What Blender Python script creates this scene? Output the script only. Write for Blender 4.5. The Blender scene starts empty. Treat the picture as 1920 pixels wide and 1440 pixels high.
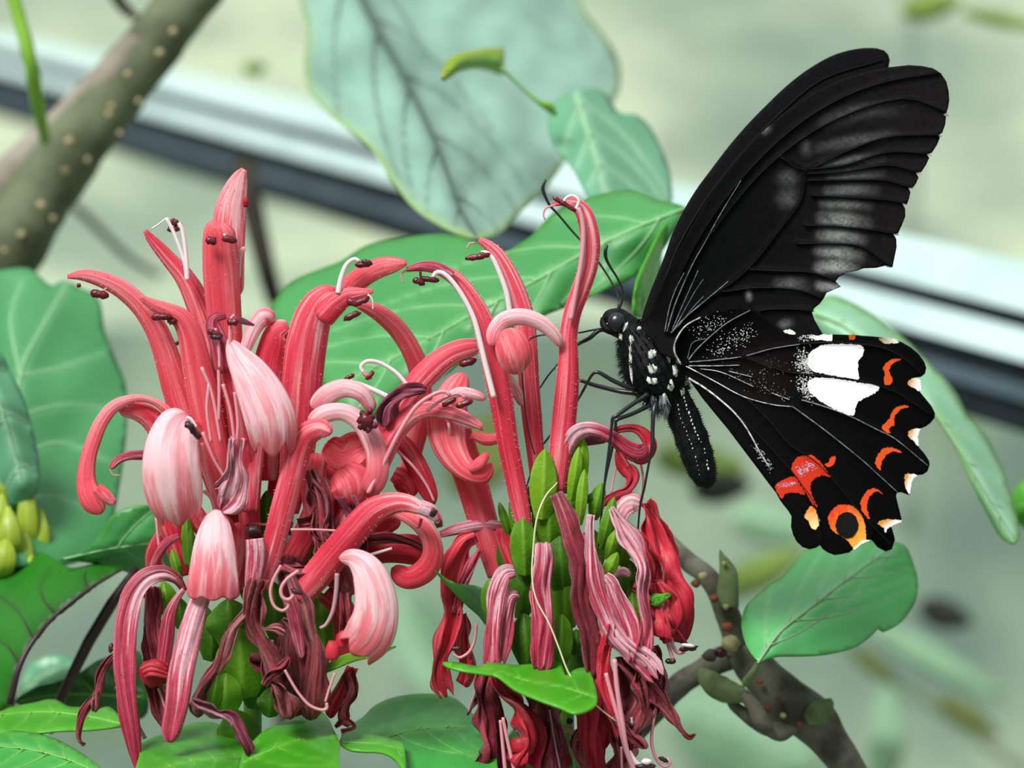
import bpy, math, random
import numpy as np
from mathutils import Vector, noise
from mathutils.geometry import delaunay_2d_cdt
from mathutils.bvhtree import BVHTree

# ------------------------------------------------------------------ camera, sky, light
SC = bpy.context.scene
COL = SC.collection
U = 0.1            # traced numbers are decimetres, the scene is metres
D = 6.0            # distance from lens to the butterfly, decimetres
cam_d = bpy.data.cameras.new('camera')
cam = bpy.data.objects.new('camera', cam_d)
COL.objects.link(cam)
cam.location = (0, -D * U, 0)
cam.rotation_euler = (math.pi / 2, 0, 0)
cam_d.sensor_width = 36
cam_d.lens = 36 * D / 1.92
cam_d.clip_start = 0.01
cam_d.clip_end = 50
cam_d.dof.use_dof = True
cam_d.dof.focus_distance = (D - 0.04) * U
cam_d.dof.aperture_fstop = 15
SC.camera = cam

world = bpy.data.worlds.new('overcast')
SC.world = world
world.use_nodes = True
wn = world.node_tree
wn.nodes.clear()
_o = wn.nodes.new('ShaderNodeOutputWorld')
_b = wn.nodes.new('ShaderNodeBackground')
_t = wn.nodes.new('ShaderNodeTexCoord')
_s = wn.nodes.new('ShaderNodeSeparateXYZ')
_r = wn.nodes.new('ShaderNodeMapRange')
_m = wn.nodes.new('ShaderNodeMix')
_m.data_type = 'RGBA'
wn.links.new(_t.outputs['Generated'], _s.inputs[0])
wn.links.new(_s.outputs['Z'], _r.inputs['Value'])
_r.inputs['From Min'].default_value = -0.35
_r.inputs['From Max'].default_value = 0.9
_m.inputs['A'].default_value = (0.26, 0.32, 0.27, 1)     # light coming up off the floor of the house
_m.inputs['B'].default_value = (1.0, 1.06, 1.08, 1)      # milky overhead glazing
wn.links.new(_r.outputs[0], _m.inputs['Factor'])
wn.links.new(_m.outputs['Result'], _b.inputs['Color'])
_b.inputs['Strength'].default_value = 0.62
wn.links.new(_b.outputs[0], _o.inputs[0])

sun_d = bpy.data.lights.new('sun', 'SUN')
sun_d.energy = 3.7
sun_d.angle = math.radians(22)
sun_d.color = (1.0, 0.985, 0.95)
sun = bpy.data.objects.new('sun', sun_d)
COL.objects.link(sun)
sun.rotation_euler = (math.radians(42), math.radians(-10), math.radians(-22))

SC.view_settings.view_transform = 'Standard'
SC.view_settings.look = 'None'
SC.view_settings.gamma = 1.0
SC.view_settings.use_curve_mapping = False
SC.view_settings.exposure = 0.14

# ------------------------------------------------------------------ helpers
rng = random.Random(7)


def P(px, py, y=0.0):
    s = (D + y) / D
    return Vector(((px - 960) / 1000 * s, y, (720 - py) / 1000 * s))


def lin(h):
    h = h.lstrip('#')
    out = []
    for i in (0, 2, 4):
        c = int(h[i:i + 2], 16) / 255
        out.append(c / 12.92 if c <= 0.04045 else ((c + 0.055) / 1.055) ** 2.4)
    return out


def root_loc(o):
    while o is not None and o.parent is not None:
        o = o.parent
    return Vector(o.location) if o is not None else Vector((0, 0, 0))


def empty(name, p, label, cat, group=None):
    o = bpy.data.objects.new(name, None)
    COL.objects.link(o)
    o.location = p * U
    o.empty_display_size = 0.01
    o['label'] = label
    o['category'] = cat
    if group:
        o['group'] = group
    return o


def mesh(name, verts, faces, mat, parent=None, attrs=None, smooth=True, kind=None, label=None, cat=None, group=None,
         solid=0.0):
    off = root_loc(parent) if parent is not None else Vector((0, 0, 0))
    me = bpy.data.meshes.new(name)
    v = np.array([tuple(q) for q in verts], dtype=np.float64) * U - np.array(off)
    org = np.zeros(3)
    if parent is None:
        org = np.array([v[:, 0].mean(), v[:, 1].mean(), v[:, 2].min()])
        v = v - org
    me.from_pydata(v.tolist(), [], faces)
    if smooth:
        me.polygons.foreach_set('use_smooth', [True] * len(me.polygons))
    if attrs:
        for k, a in attrs.items():
            a = np.asarray(a, dtype=np.float32)
            at = me.attributes.new(k, 'FLOAT_VECTOR', 'POINT')
            at.data.foreach_set('vector', a.ravel())
    me.materials.append(mat)
    o = bpy.data.objects.new(name, me)
    COL.objects.link(o)
    o.location = org
    if parent is not None:
        o.parent = parent
    if kind:
        o['kind'] = kind
    if label:
        o['label'] = label
    if cat:
        o['category'] = cat
    if group:
        o['group'] = group
    if solid:
        m = o.modifiers.new('thickness', 'SOLIDIFY')
        m.thickness = solid * U
        m.offset = 0
    me.update()
    return o


def crom(pts, n):
    """Catmull-Rom through n-tuples, n samples, roughly even in length."""
    A = np.array(pts, dtype=float)
    if len(A) == 2:
        t = np.linspace(0, 1, n)[:, None]
        return A[0] * (1 - t) + A[1] * t
    seg = np.linalg.norm(np.diff(A[:, :3], axis=0), axis=1) + 1e-6
    cum = np.concatenate([[0], np.cumsum(seg)])
    cum /= cum[-1]
    B = np.vstack([2 * A[0] - A[1], A, 2 * A[-1] - A[-2]])
    out = []
    for t in np.linspace(0, 1, n):
        i = min(max(int(np.searchsorted(cum, t, side='right')) - 1, 0), len(A) - 2)
        f = (t - cum[i]) / max(cum[i + 1] - cum[i], 1e-9)
        p0, p1, p2, p3 = B[i], B[i + 1], B[i + 2], B[i + 3]
        out.append(0.5 * (2 * p1 + (p2 - p0) * f + (2 * p0 - 5 * p1 + 4 * p2 - p3) * f * f + (3 * p1 - p0 - 3 * p2 + p3) * f ** 3))
    return np.array(out)


def to3(pts):
    """(px,py,y,w,...) -> (x,y,z,w,...) in decimetres."""
    out = []
    for p in pts:
        q = P(p[0], p[1], p[2])
        out.append((q.x, q.y, q.z, p[3] / 1000 * (D + p[2]) / D) + tuple(p[4:]))
    return out


def tangents(C):
    T = np.gradient(C, axis=0)
    return T / (np.linalg.norm(T, axis=1)[:, None] + 1e-12)


def tube(name, parent, pts, mat, n=None, m=8, wob=0.0, kind=None, label=None, cat=None, group=None, raw=False, seed=0):
    """pts: (px,py,y,diameter px); raw: already decimetres with diameter."""
    A = pts if raw else to3(pts)
    n = n or max(6, 5 * len(A))
    S = crom(A, n)
    C, W = S[:, :3], np.maximum(S[:, 3], 1e-4)
    T = tangents(C)
    ref = Vector((0.13, -1, 0.21)).normalized()
    verts, faces, uvw = [], [], []
    N = None
    for i in range(n):
        t = Vector(T[i])
        if N is None:
            N = (ref - ref.dot(t) * t).normalized()
        else:
            N = (N - N.dot(t) * t).normalized()
        B = t.cross(N)
        for j in range(m):
            a = 2 * math.pi * j / m
            r = float(W[i]) / 2
            if wob:
                q = Vector(C[i]) * 18 + Vector((math.cos(a), math.sin(a), seed))
                r *= 1 + wob * noise.noise(q)
            verts.append(Vector(C[i]) + r * (math.cos(a) * N + math.sin(a) * B))
            uvw.append((i / (n - 1), j / m, 0.3))
    for i in range(n - 1):
        for j in range(m):
            k = (j + 1) % m
            faces.append((i * m + j, i * m + k, (i + 1) * m + k, (i + 1) * m + j))
    faces.append(tuple(range(m - 1, -1, -1)))
    faces.append(tuple((n - 1) * m + j for j in range(m)))
    return mesh(name, verts, faces, mat, parent, {'uvw': uvw}, kind=kind, label=label, cat=cat, group=group)


def strap(name, parent, pts, mat, arc=(200, 130), face=(0, -1, 0), twist=0, n=None, m=13, crumple=0.0, freq=14.0, lobes=0,
          lobe=0.0, hairs=0, hairmat=None, label=None, wave=0.0, wavef=9, cap=False, flat=0.7, ridge=0.05, rk=5.0, keel=0.0):
    """A petal, tube or strap swept along a path; the section is an arc that bulges to `face`."""
    A = []
    for k, p in enumerate(to3(pts)):
        A.append(p if len(p) > 4 else p + (0.35,))
    n = n or max(22, 8 * len(A))
    S = crom(A, n)
    C, W, PL = S[:, :3], np.maximum(S[:, 3], 0.0012), np.clip(S[:, 4], 0, 1)
    uu = np.linspace(0, 1, n)
    if name.endswith('lip'):
        k = np.clip(uu / 0.10, 0, 1)
        W = W * (0.2 + 0.8 * np.sqrt(k * (2 - k)))
    if not lobes and not cap and A[-1][3] > 0.010:
        k = np.clip((uu - 0.90) / 0.10, 0, 1)
        W = W * np.sqrt(np.maximum(1 - k * k, 0.02))
    T = tangents(C)
    fv = Vector(face).normalized()
    Fs, Ss = [], []
    last = None
    for i in range(n):
        t = Vector(T[i])
        f = fv - fv.dot(t) * t
        if f.length < 0.15 and last is not None:
            f = last - last.dot(t) * t
        f.normalize()
        last = f
        s = t.cross(f)
        tw = math.radians(twist) * i / (n - 1)
        Fs.append(f * math.cos(tw) + s * math.sin(tw))
        Ss.append(s * math.cos(tw) - f * math.sin(tw))
    Fs, Ss = np.array([tuple(x) for x in Fs]), np.array([tuple(x) for x in Ss])
    arcl = np.concatenate([[0], np.cumsum(np.linalg.norm(np.diff(C, axis=0), axis=1))])
    verts, uvw = [], []
    sd = rng.random() * 50
    ph = rng.random() * 6
    ph0 = rng.random() * 6
    idx = np.arange(n) / (n - 1)
    for j in range(m):
        v = 2 * j / (m - 1) - 1
        uj = idx * (1 - lobe * (1 - abs(math.cos(math.pi * lobes * v / 2)))) if lobes else idx
        f = uj * (n - 1)
        i0 = np.minimum(f.astype(int), n - 2)
        g = (f - i0)[:, None]
        L = lambda X: X[i0] * (1 - g) + X[i0 + 1] * g
        c, F, S_, w = L(C), L(Fs), L(Ss), L(W[:, None])
        a_deg = arc[0] + (arc[1] - arc[0]) * uj
        sgn = np.where(a_deg < 0, -1.0, 1.0)
        a = np.radians(np.abs(a_deg)) / 2
        R = w[:, 0] / 2 / np.sin(np.minimum(a, math.pi / 2))
        th = a * v
        base = np.where(a < math.pi / 2, np.cos(a), 0)
        rg = 1 + ridge * np.cos(th * rk * math.pi / np.maximum(a, 0.2) + ph0)
        pos = c + S_ * (R * np.sin(th))[:, None] + F * (flat * sgn * R * (np.cos(th) - base) + R * (rg - 1))[:, None]
        if keel:
            pos = pos - F * (keel * w[:, 0] * abs(v))[:, None]
        if wave:
            pos = pos + F * (wave * w[:, 0] * (abs(v) ** 2) * np.sin(uj * wavef + ph + (2 if v > 0 else 0)))[:, None]
        if crumple:
            for i in range(n):
                k = arcl[i0[i]]
                f1 = noise.noise(Vector((v * 2.4, k * freq * 0.28, sd))) * 2.4 + noise.noise(Vector((v * 5.5, k * freq * 0.6, sd + 7))) * 1.4
                s1 = noise.noise(Vector((v * 0.7, k * freq * 0.45, sd + 20))) * 1.3
                if abs(v) > 0.6:
                    s1 += v * (abs(v) - 0.6) * 3.2 * noise.noise(Vector((k * freq * 0.9, v, sd + 33)))
                g2 = min(1.0, 0.25 + w[i, 0] * 25)
                pos[i] += (Fs[i0[i]] * f1 + Ss[i0[i]] * s1) * crumple * 1.8 * g2
        verts.append(pos)
        uvw.append(np.stack([uj, np.full(n, (v + 1) / 2), L(PL[:, None])[:, 0]], 1))
    V = np.stack(verts, 1).reshape(-1, 3)
    UV = np.stack(uvw, 1).reshape(-1, 3)
    faces = []
    for i in range(n - 1):
        for j in range(m - 1):
            faces.append((i * m + j, i * m + j + 1, (i + 1) * m + j + 1, (i + 1) * m + j))
    if cap:
        faces.append(tuple((n - 1) * m + j for j in range(m)))
    vv = np.abs(UV[:, 1] * 2 - 1)
    LF = np.stack([np.exp(-(vv / 0.10) ** 2), UV[:, 0], np.exp(-((1 - vv) / 0.13) ** 2)], 1)
    o = mesh(name, V, faces, mat, parent, {'uvw': UV, 'leaf': LF}, solid=0.0016, label=label)
    if hairs:
        hv, hf = [], []
        for _ in range(hairs):
            i = rng.randrange(1, n - 1)
            j = rng.randrange(m)
            p = Vector(V[i * m + j])
            nr = (p - Vector(C[i]))
            if nr.length < 1e-5:
                continue
            nr = (nr.normalized() + Vector((rng.uniform(-.4, .4), rng.uniform(-.4, .4), rng.uniform(-.4, .4)))).normalized()
            ln = rng.uniform(0.003, 0.0065)
            sd_ = nr.cross(Vector(T[i])).normalized() * 0.0007
            up = Vector(T[i]) * 0.0007
            p = p + Vector(T[i]) * rng.uniform(-.004, .004)
            k = len(hv)
            hv += [p + sd_, p - sd_, p + up, p + nr * ln]
            hf += [(k, k + 1, k + 3), (k + 1, k + 2, k + 3), (k + 2, k, k + 3)]
        mesh('hairs', hv, hf, hairmat, o, smooth=False, kind='stuff')
    return o


def blob(name, parent, p, rx, ry, rz, mat, bump=0.0, rot=0.0, label=None, seg=10, two=False):
    """small ellipsoid at a decimetre point; rot turns it in the picture plane."""
    verts, faces = [], []
    rings = max(5, seg // 2 + 1)
    ca, sa = math.cos(rot), math.sin(rot)
    for i in range(rings + 1):
        la = math.pi * i / rings
        for j in range(seg):
            lo = 2 * math.pi * j / seg
            d = Vector((math.sin(la) * math.cos(lo), math.sin(la) * math.sin(lo), math.cos(la)))
            k = 1 + (bump * noise.noise(d * 2.2 + p * 60) if bump else 0)
            if two:
                k *= 0.72 + 0.28 * abs(d.x) * 2
            x, y, z = d.x * rx * k, d.y * ry * k, d.z * rz * k
            verts.append(p + Vector((x * ca - z * sa, y, x * sa + z * ca)))
    for i in range(rings):
        for j in range(seg):
            k = (j + 1) % seg
            faces.append((i * seg + j, i * seg + k, (i + 1) * seg + k, (i + 1) * seg + j))
    return mesh(name, verts, faces, mat, parent, label=label)


def smooth_closed(pts, step):
    A = np.array(pts, dtype=float)
    B = np.vstack([A[-1:], A, A[:2]])
    out = []
    for i in range(len(A)):
        p0, p1, p2, p3 = B[i], B[i + 1], B[i + 2], B[i + 3]
        k = max(1, int(np.linalg.norm(p2 - p1) / step))
        for q in range(k):
            f = q / k
            out.append(0.5 * (2 * p1 + (p2 - p0) * f + (2 * p0 - 5 * p1 + 4 * p2 - p3) * f * f + (3 * p1 - p0 - 3 * p2 + p3) * f ** 3))
    return np.array(out)


def dense_closed(pts, step):
    A = np.array(pts, dtype=float)
    out = []
    for i in range(len(A)):
        p, q = A[i], A[(i + 1) % len(A)]
        k = max(1, int(np.linalg.norm(q - p) / step))
        for j in range(k):
            out.append(p + (q - p) * j / k)
    return np.array(out)


def inside(poly, X):
    x, y = X[:, 0], X[:, 1]
    r = np.zeros(len(X), bool)
    n = len(poly)
    for i in range(n):
        (x1, y1), (x2, y2) = poly[i], poly[(i + 1) % n]
        if y1 == y2:
            continue
        c = ((y1 > y) != (y2 > y)) & (x < (x2 - x1) * (y - y1) / (y2 - y1) + x1)
        r ^= c
    return r


def dist_poly(X, line, closed=False):
    L = np.array(line, dtype=float)
    if closed:
        L = np.vstack([L, L[:1]])
    best = np.full(len(X), 1e9)
    for i in range(len(L) - 1):
        a, b = L[i], L[i + 1]
        ab = b - a
        t = np.clip(((X - a) @ ab) / max(ab @ ab, 1e-9), 0, 1)
        best = np.minimum(best, np.linalg.norm(X - (a + t[:, None] * ab), axis=1))
    return best


def fill(outline, spacing):
    """triangulate a traced outline with a loose interior grid; pixel coordinates."""
    O = np.array(outline, dtype=float)
    lo, hi = O.min(0), O.max(0)
    gx = np.arange(lo[0], hi[0], spacing)
    gy = np.arange(lo[1], hi[1], spacing * 0.87)
    G = []
    for k, y in enumerate(gy):
        for x in gx:
            G.append((x + (spacing / 2 if k % 2 else 0), y))
    G = np.array(G)
    if len(G):
        G = G[inside(O, G)]
    if len(G):
        G = G[dist_poly(G, O, True) > spacing * 0.45]
    V = [Vector(p) for p in O.tolist()] + [Vector(p) for p in G.tolist()]
    n = len(O)
    E = [(i, (i + 1) % n) for i in range(n)]
    r = delaunay_2d_cdt(V, E, [], 1, 1e-4)
    X = np.array([tuple(p) for p in r[0]])
    return X, [tuple(f) for f in r[2]]


# ------------------------------------------------------------------ materials
class NT:
    def __init__(self, name):
        self.m = bpy.data.materials.new(name)
        self.m.use_nodes = True
        self.t = self.m.node_tree
        self.t.nodes.clear()
        self.out = self.t.nodes.new('ShaderNodeOutputMaterial')

    def n(self, ty, **kw):
        x = self.t.nodes.new(ty)
        for k, v in kw.items():
            setattr(x, k, v)
        return x

    def l(self, a, b):
        self.t.links.new(a, b)

    def mix(self, f, a, b, blend='MIX'):
        x = self.n('ShaderNodeMix', data_type='RGBA', blend_type=blend)
        for v, i in ((f, 'Factor'), (a, 'A'), (b, 'B')):
            s = [q for q in x.inputs if q.name == i and (q.type == ('VALUE' if i == 'Factor' else 'RGBA'))][0]
            if hasattr(v, 'links') or hasattr(v, 'is_linked'):
                self.l(v, s)
            elif i == 'Factor':
                s.default_value = v
            else:
                s.default_value = tuple(v) + (1,)
        return [q for q in x.outputs if q.type == 'RGBA'][0]

    def math(self, op, a, b=0.0, c=None, clamp=False):
        x = self.n('ShaderNodeMath', operation=op, use_clamp=clamp)
        for i, v in enumerate((a, b) if c is None else (a, b, c)):
            if hasattr(v, 'is_linked'):
                self.l(v, x.inputs[i])
            else:
                x.inputs[i].default_value = v
        return x.outputs[0]

    def ramp(self, f, lo, hi):
        x = self.n('ShaderNodeMapRange')
        x.interpolation_type = 'SMOOTHSTEP'
        self.l(f, x.inputs['Value'])
        x.inputs['From Min'].default_value = lo
        x.inputs['From Max'].default_value = hi
        return x.outputs[0]

    def noise(self, vec, scale, detail=3, rough=0.55, dist=0.0):
        x = self.n('ShaderNodeTexNoise')
        if vec is not None:
            self.l(vec, x.inputs['Vector'])
        x.inputs['Scale'].default_value = scale
        x.inputs['Detail'].default_value = detail
        x.inputs['Roughness'].default_value = rough
        x.inputs['Distortion'].default_value = dist
        return x.outputs['Fac']

    def attr(self, name):
        return self.n('ShaderNodeAttribute', attribute_name=name).outputs['Vector']

    def obj(self):
        return self.n('ShaderNodeTexCoord').outputs['Object']

    def bsdf(self, col, rough=0.5, spec=0.5, bump=None, bstr=0.3, bdist=0.0005, sheen=0.0, metallic=0.0, transl=0.0, tcol=None, coat=0.0):
        b = self.n('ShaderNodeBsdfPrincipled')
        if hasattr(col, 'is_linked'):
            self.l(col, b.inputs['Base Color'])
        else:
            b.inputs['Base Color'].default_value = tuple(col) + (1,)
        if hasattr(rough, 'is_linked'):
            self.l(rough, b.inputs['Roughness'])
        else:
            b.inputs['Roughness'].default_value = rough
        b.inputs['Specular IOR Level'].default_value = spec
        b.inputs['Metallic'].default_value = metallic
        b.inputs['Coat Weight'].default_value = coat
        if sheen:
            b.inputs['Sheen Weight'].default_value = sheen
            b.inputs['Sheen Roughness'].default_value = 0.4
        if bump is not None:
            bn = self.n('ShaderNodeBump')
            bn.inputs['Strength'].default_value = bstr
            bn.inputs['Distance'].default_value = bdist
            self.l(bump, bn.inputs['Height'])
            self.l(bn.outputs[0], b.inputs['Normal'])
        sh = b.outputs[0]
        if transl:
            tr = self.n('ShaderNodeBsdfTranslucent')
            src = tcol if tcol is not None else col
            if hasattr(src, 'is_linked'):
                self.l(src, tr.inputs['Color'])
            else:
                tr.inputs['Color'].default_value = tuple(src) + (1,)
            mx = self.n('ShaderNodeMixShader')
            mx.inputs[0].default_value = transl
            self.l(sh, mx.inputs[1])
            self.l(tr.outputs[0], mx.inputs[2])
            sh = mx.outputs[0]
        self.l(sh, self.out.inputs[0])
        return self.m


def petal_mat(name, deep, mid, pale, streak=1.0, rough=0.5, spots=0.0, spotcol=None, vs=7.0, transl=0.22, bstr=0.25):
    t = NT(name)
    a = t.attr('uvw')
    sp = t.n('ShaderNodeSeparateXYZ')
    t.l(a, sp.inputs[0])
    u, v, pl = sp.outputs
    rnd = t.n('ShaderNodeObjectInfo').outputs['Random']
    cv = t.n('ShaderNodeCombineXYZ')
    t.l(t.math('MULTIPLY', v, vs), cv.inputs[0])
    t.l(t.math('MULTIPLY', u, 1.3), cv.inputs[1])
    t.l(t.math('MULTIPLY', rnd, 37.0), cv.inputs[2])
    nz = t.noise(cv.outputs[0], 1.0, 3, 0.6, 0.25)
    cv2 = t.n('ShaderNodeCombineXYZ')
    t.l(t.math('MULTIPLY', v, vs * 3.2), cv2.inputs[0])
    t.l(t.math('MULTIPLY', u, 2.4), cv2.inputs[1])
    t.l(t.math('MULTIPLY', rnd, 91.0), cv2.inputs[2])
    fine = t.noise(cv2.outputs[0], 1.0, 3, 0.6)
    st = t.math('ADD', t.math('MULTIPLY', t.ramp(nz, 0.42, 0.66), 0.75 * streak), t.math('MULTIPLY', t.ramp(fine, 0.48, 0.68), 0.5 * streak))
    f = t.math('ADD', t.math('MULTIPLY', st, t.math('ADD', 0.25, pl)), t.math('MULTIPLY', t.math('SUBTRACT', pl, 0.04), 0.75), clamp=True)
    c1 = t.mix(t.ramp(f, 0.0, 0.45), deep, mid)
    c2 = t.mix(t.ramp(f, 0.35, 1.0), c1, pale)
    if spots:
        o = t.obj()
        s = t.noise(o, 420.0, 4, 0.6)
        c2 = t.mix(t.math('MULTIPLY', t.ramp(s, 0.5, 0.66), spots), c2, spotcol)
    gr = t.noise(t.obj(), 900.0, 2, 0.5)
    bump = t.math('ADD', t.math('MULTIPLY', nz, 1.2), t.math('ADD', fine, t.math('MULTIPLY', gr, 0.35)))
    return t.bsdf(c2, rough, 0.4, bump, bstr, 0.0008, sheen=0.15, transl=transl)


def leaf_mat(name, col, vein, dark, rough=0.4, mott=0.5, scale=60.0, spec=0.5, transl=0.15, veinmix=0.8, bstr=0.3, tips=None, coat=0.0):
    t = NT(name)
    a = t.attr('leaf')          # x: vein closeness, y: along the blade, z: edge closeness
    sp = t.n('ShaderNodeSeparateXYZ')
    t.l(a, sp.inputs[0])
    o = t.obj()
    nz = t.noise(o, scale, 4, 0.6)
    fine = t.noise(o, scale * 7, 3, 0.6)
    c = t.mix(t.math('MULTIPLY', t.ramp(nz, 0.35, 0.7), mott), col, dark)
    c = t.mix(t.math('MULTIPLY', sp.outputs[0], veinmix), c, vein)
    if tips is not None:
        c = t.mix(t.math('MULTIPLY', sp.outputs[2], 0.8), c, tips)
    b = t.math('ADD', t.math('MULTIPLY', fine, 0.5), nz)
    r = t.math('ADD', rough - 0.08, t.math('MULTIPLY', nz, 0.16))
    return t.bsdf(c, r, spec, b, bstr, 0.001, transl=transl, coat=coat)


def simple_mat(name, col, rough=0.5, spec=0.5, var=0.0, col2=None, scale=120.0, bstr=0.0, metallic=0.0, transl=0.0, sheen=0.0, coat=0.0, detail=4):
    t = NT(name)
    c = col
    b = None
    if col2 is not None:
        nz = t.noise(t.obj(), scale, detail, 0.6)
        c = t.mix(t.math('MULTIPLY', t.ramp(nz, 0.4, 0.65), var), col, col2)
        b = nz
    elif bstr:
        b = t.noise(t.obj(), scale, detail, 0.6)
    return t.bsdf(c, rough, spec, b if bstr else None, bstr, 0.001, sheen=sheen, metallic=metallic, transl=transl, coat=coat)


def col_mat(name, rough=0.7, spec=0.08, sheen=0.0, gscale=0.0, gamt=0.0, bstr=0.0):
    t = NT(name)
    c = t.attr('tint')
    x = t.mix(0.0, c, (0, 0, 0))
    if gamt:
        g = t.noise(t.obj(), gscale, 3, 0.7)
        x = t.mix(t.math('MULTIPLY', t.ramp(g, 0.45, 0.7), gamt), c, (0.0, 0.0, 0.0))
        return t.bsdf(x, rough, spec, g, bstr, 0.0005, sheen=sheen)
    return t.bsdf(x, rough, spec, sheen=sheen)


M = {}
M['petal'] = petal_mat('petal_rose', lin('#d61f3c'), lin('#f05468'), lin('#fdbfc5'))
M['lip'] = petal_mat('petal_lip', lin('#e34a5f'), lin('#f3828f'), lin('#fccfd6'), streak=0.9, vs=4.0, bstr=0.2)
M['salmon'] = petal_mat('petal_salmon', lin('#e02c45'), lin('#f25f6c'), lin('#fba5ac'), streak=0.8)
M['crimson'] = petal_mat('petal_crimson', lin('#ab0f28'), lin('#d62c41'), lin('#ec7c87'), streak=0.9)
M['fade'] = petal_mat('petal_fading', lin('#9a1636'), lin('#cf4260'), lin('#f6c3d0'), streak=1.1, spots=0.18, spotcol=lin('#7c1f38'), bstr=0.5)
M['wither'] = petal_mat('petal_withered', lin('#6b1226'), lin('#9e2b3e'), lin('#cd8188'), streak=0.9, spots=0.4, spotcol=lin('#4a1518'), rough=0.6, transl=0.1, bstr=0.7)
M['brown'] = petal_mat('petal_brown', lin('#5c1620'), lin('#92353e'), lin('#c4777c'), streak=1.0, spots=0.4, spotcol=lin('#3c1512'), rough=0.65, transl=0.08, bstr=0.8)
M['purple'] = petal_mat('petal_purple', lin('#6a1a34'), lin('#9c3a58'), lin('#cf8ea6'), streak=0.9, spots=0.3, spotcol=lin('#4d1226'), rough=0.45, bstr=0.7)
M['filament'] = simple_mat('filament_white', lin('#fbeef0'), 0.4, transl=0.2)
M['filpink'] = simple_mat('filament_pink', lin('#eca3ae'), 0.45, transl=0.2)
M['fildull'] = simple_mat('filament_dull', lin('#b58790'), 0.5)
M['anther'] = simple_mat('anther_maroon', lin('#6d0f1f'), 0.35, var=0.7, col2=lin('#3b0710'), scale=500, bstr=0.4)
M['antherdark'] = simple_mat('anther_black', lin('#2a0d14'), 0.4, var=0.5, col2=lin('#5c2030'), scale=500, bstr=0.4)
M['hair'] = simple_mat('hair_pink', lin('#f7b7bd'), 0.5, transl=0.3)
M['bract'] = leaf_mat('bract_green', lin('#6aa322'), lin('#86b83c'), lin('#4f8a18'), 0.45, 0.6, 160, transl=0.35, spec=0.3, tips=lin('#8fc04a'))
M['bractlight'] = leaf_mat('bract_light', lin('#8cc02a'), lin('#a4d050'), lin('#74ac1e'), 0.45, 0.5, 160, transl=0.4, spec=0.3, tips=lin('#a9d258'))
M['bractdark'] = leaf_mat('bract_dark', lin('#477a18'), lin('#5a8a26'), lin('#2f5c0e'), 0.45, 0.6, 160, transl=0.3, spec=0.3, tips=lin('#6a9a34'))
M['stemgreen'] = simple_mat('stem_green', lin('#4c7a22'), 0.45, var=0.6, col2=lin('#2f5414'), scale=80, bstr=0.3)

# ------------------------------------------------------------------ the setting
def quad_wall(name, pts, mat):
    o = mesh(name, pts, [(0, 1, 2, 3)], mat, smooth=False)
    o['kind'] = 'structure'
    return o


def wall_mat():
    t = NT('wall_back')
    o = t.obj()
    mp = t.n('ShaderNodeMapping')
    t.l(o, mp.inputs[0])
    mp.inputs['Scale'].default_value = (1.0, 1.0, 2.6)
    n1 = t.noise(mp.outputs[0], 2.2, 3, 0.55)
    n2 = t.noise(mp.outputs[0], 6.5, 3, 0.6)
    c = t.mix(t.ramp(n1, 0.38, 0.62), lin('#98aa9a'), lin('#d6e2c4'))
    c = t.mix(t.math('MULTIPLY', t.ramp(n2, 0.5, 0.72), 0.55), c, lin('#86968a'))
    n3 = t.noise(mp.outputs[0], 3.7, 2, 0.5)
    c = t.mix(t.math('MULTIPLY', t.ramp(n3, 0.52, 0.75), 0.6), c, lin('#a9bba3'))
    return t.bsdf(c, 0.9, 0.2, n2, 0.2, 0.01)


YW = 26.0
quad_wall('wall_back', [Vector((-30, YW, -5)), Vector((30, YW, -5)), Vector((30, YW, 8)), Vector((-30, YW, 8))], wall_mat())
pl_m = NT('plinth')
_v = pl_m.obj()
_c = pl_m.mix(pl_m.ramp(pl_m.noise(_v, 3.0, 3, 0.55), 0.38, 0.64), lin('#6f8579'), lin('#9db09a'))
_c = pl_m.mix(pl_m.math('MULTIPLY', pl_m.ramp(pl_m.noise(_v, 5.5, 3, 0.6), 0.55, 0.7), 0.6), _c, lin('#7c8a56'))
pl_m.bsdf(_c, 0.9, 0.2)
_z = 0.55
_pv = [Vector((x, y, z)) for x in (-30, 30) for y in (25.2, 25.95) for z in (-5, _z)]
_p = mesh('wall_plinth', _pv, [(0, 1, 5, 4), (2, 6, 7, 3), (1, 3, 7, 5), (0, 4, 6, 2), (0, 2, 3, 1), (4, 5, 7, 6)], pl_m.m, smooth=False)
_p['kind'] = 'structure'
quad_wall('floor', [Vector((-30, -3, -5)), Vector((30, -3, -5)), Vector((30, YW, -5)), Vector((-30, YW, -5))],
          simple_mat('floor_gravel', lin('#7d8a78'), 0.9, 0.2, 0.8, lin('#55614f'), 40, 0.5))

# the glazing rail of the greenhouse, nearer on the right than on the left
rail = empty('glazing_rail', P(960, 500, 8) - Vector((0, 0, 0.6)), 'blurred pale aluminium glazing rail running diagonally behind the plants', 'rail')
M['railpale'] = simple_mat('rail_pale', lin('#d3ecea'), 0.4, 0.5, 0.4, lin('#a9c6c6'), 25)  # light aluminium, with the sky's reflection on the flanges painted into the colour
M['raildark'] = simple_mat('rail_dark', lin('#1d272d'), 0.8, 0.2, 0.6, lin('#10171b'), 30)
M['railmid'] = simple_mat('rail_mid', lin('#4d5d68'), 0.6, 0.3, 0.4, lin('#35434c'), 30)
YL, YR = 14.0, 4.0


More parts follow.
